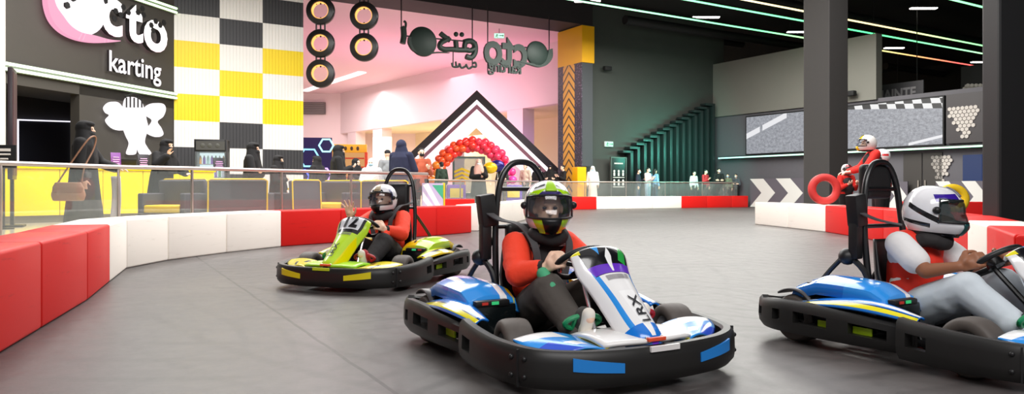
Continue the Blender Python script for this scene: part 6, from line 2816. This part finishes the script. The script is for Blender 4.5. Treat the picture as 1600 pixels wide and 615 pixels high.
# low stage rail and planters seen through the far glass
for k, (px, d, col, lab) in enumerate(((712, 31.5, '7a3fb0', 'violet toy machine behind the far railing, left one'), (800, 32.5, '5a2fa8', 'violet toy machine behind the far railing beside the arch foot'))):
    root = empty('toy_machine', at(px, d, PLAT), R(10), lab, 'machine')
    bm = BM()
    box(bm, (0, 0, .45), (.8, .7, .9), None, .05, 3)
    obj('cabinet', bm, mat('machine_' + col, col, .35), root)
    bm = BM()
    box(bm, (0, -.37, .55), (.55, .03, .4), None, .01)
    obj('front_panel', bm, mat('machine_yellow', 'e8c82a', .35), root)
    bm = BM()
    tube(bm, [(-.4, 0, .9), (-.4, 0, 1.05), (.4, 0, 1.05), (.4, 0, .9)], .03, 8)
    obj('handle_bar', bm, mat('machine_orange', 'e87a1e', .35), root)

# far shops: blue honeycomb light wall and an orange lit shop
p = at(491, 47.0)
root = empty('shop_display', (p.x, p.y, PLAT), R(10), 'dark blue shop wall with glowing hexagon outlines', 'shop display')
bm = BM()
box(bm, (0, .1, 2.0), (2.2, .2, 4.0))
obj('panel', bm, glow('shop_navy', '25185e', .6), root)
for k, (x, z, r, c) in enumerate(((-.3, 2.7, .62, '8fd8ff'), (.55, 1.6, .5, 'd6a8ff'), (-.8, 1.5, .5, '6a7aff'), (.75, 3.5, .45, 'a8e8ff'))):
    bm = BM()
    tube(bm, [(x + r * cos(j * pi / 3), -.06, z + r * sin(j * pi / 3)) for j in range(6)], .06, 8, True)
    obj('hexagon_light', bm, glow('hex_' + c, c, 1.8), root)
p = at(541, 50.0)
root = empty('lit_shop', (p.x, p.y, PLAT), R(8), 'orange lit shop front with a yellow header left of the pale columns', 'shop front')
bm = BM()
box(bm, (0, .2, 1.6), (2.7, .2, 3.2))
obj('back_wall', bm, glow('shop_orange', 'f0b070', .75), root)
bm = BM()
box(bm, (0, -.35, 3.45), (2.8, .3, .55), None, .02)
obj('header', bm, mat('header_yellow', 'f0c02a', .4), root)
for x in (-1.35, 1.35):
    bm = BM()
    box(bm, (x, -.3, 1.6), (.18, .5, 3.2))
    obj('side_pillar', bm, mat('shop_red', 'd8492a', .5), root)
for z in (.8, 1.5, 2.2, 2.8):
    bm = BM()
    box(bm, (0, -.05, z), (2.4, .3, .08))
    obj('shelf', bm, mat('shop_red', 'd8492a', .5), root)
bm = BM()
for k in range(5):
    ball(bm, (-.8 + .4 * k, -.51, 3.45), (.10, .02, .14), n=10)
obj('header_print', bm, mat('header_print', '4a3a1e', .5), root)
# cove light and grille in the mall ceiling and wall
pts = [at(478, 60, 8.90), at(510, 56, 8.90), at(545, 52.5, 8.90), at(566, 50.5, 8.90)]
bm = BM()
tube(bm, pts, .32, 10, sm=4)
bmesh.ops.scale(bm, vec=(1, 1, .25), space=Matrix.Translation((0, 0, -8.9)), verts=bm.verts)
o = obj('cove_light', bm, glow('cove_white', 'fff6ee', 1.6))
tag(o, 'long curved white cove light in the pink mall ceiling', 'light')
p = at(491, 61.8, zat(169, 61.8))
root = empty('vent_grille', p, 0, 'grey rectangular vent high on the far mall wall', 'vent')
bm = BM()
box(bm, (0, 0, 0), (1.9, .2, 1.0), None, .02)
obj('frame', bm, mat('vent_frame', '6a6466', .5), root)
bm = BM()
for k in range(6):
    box(bm, (0, -.12, -.38 + .15 * k), (1.7, .04, .06), Matrix.Rotation(R(30), 3, 'X'))
obj('slats', bm, mat('vent_slats', '8f888a', .5), root)
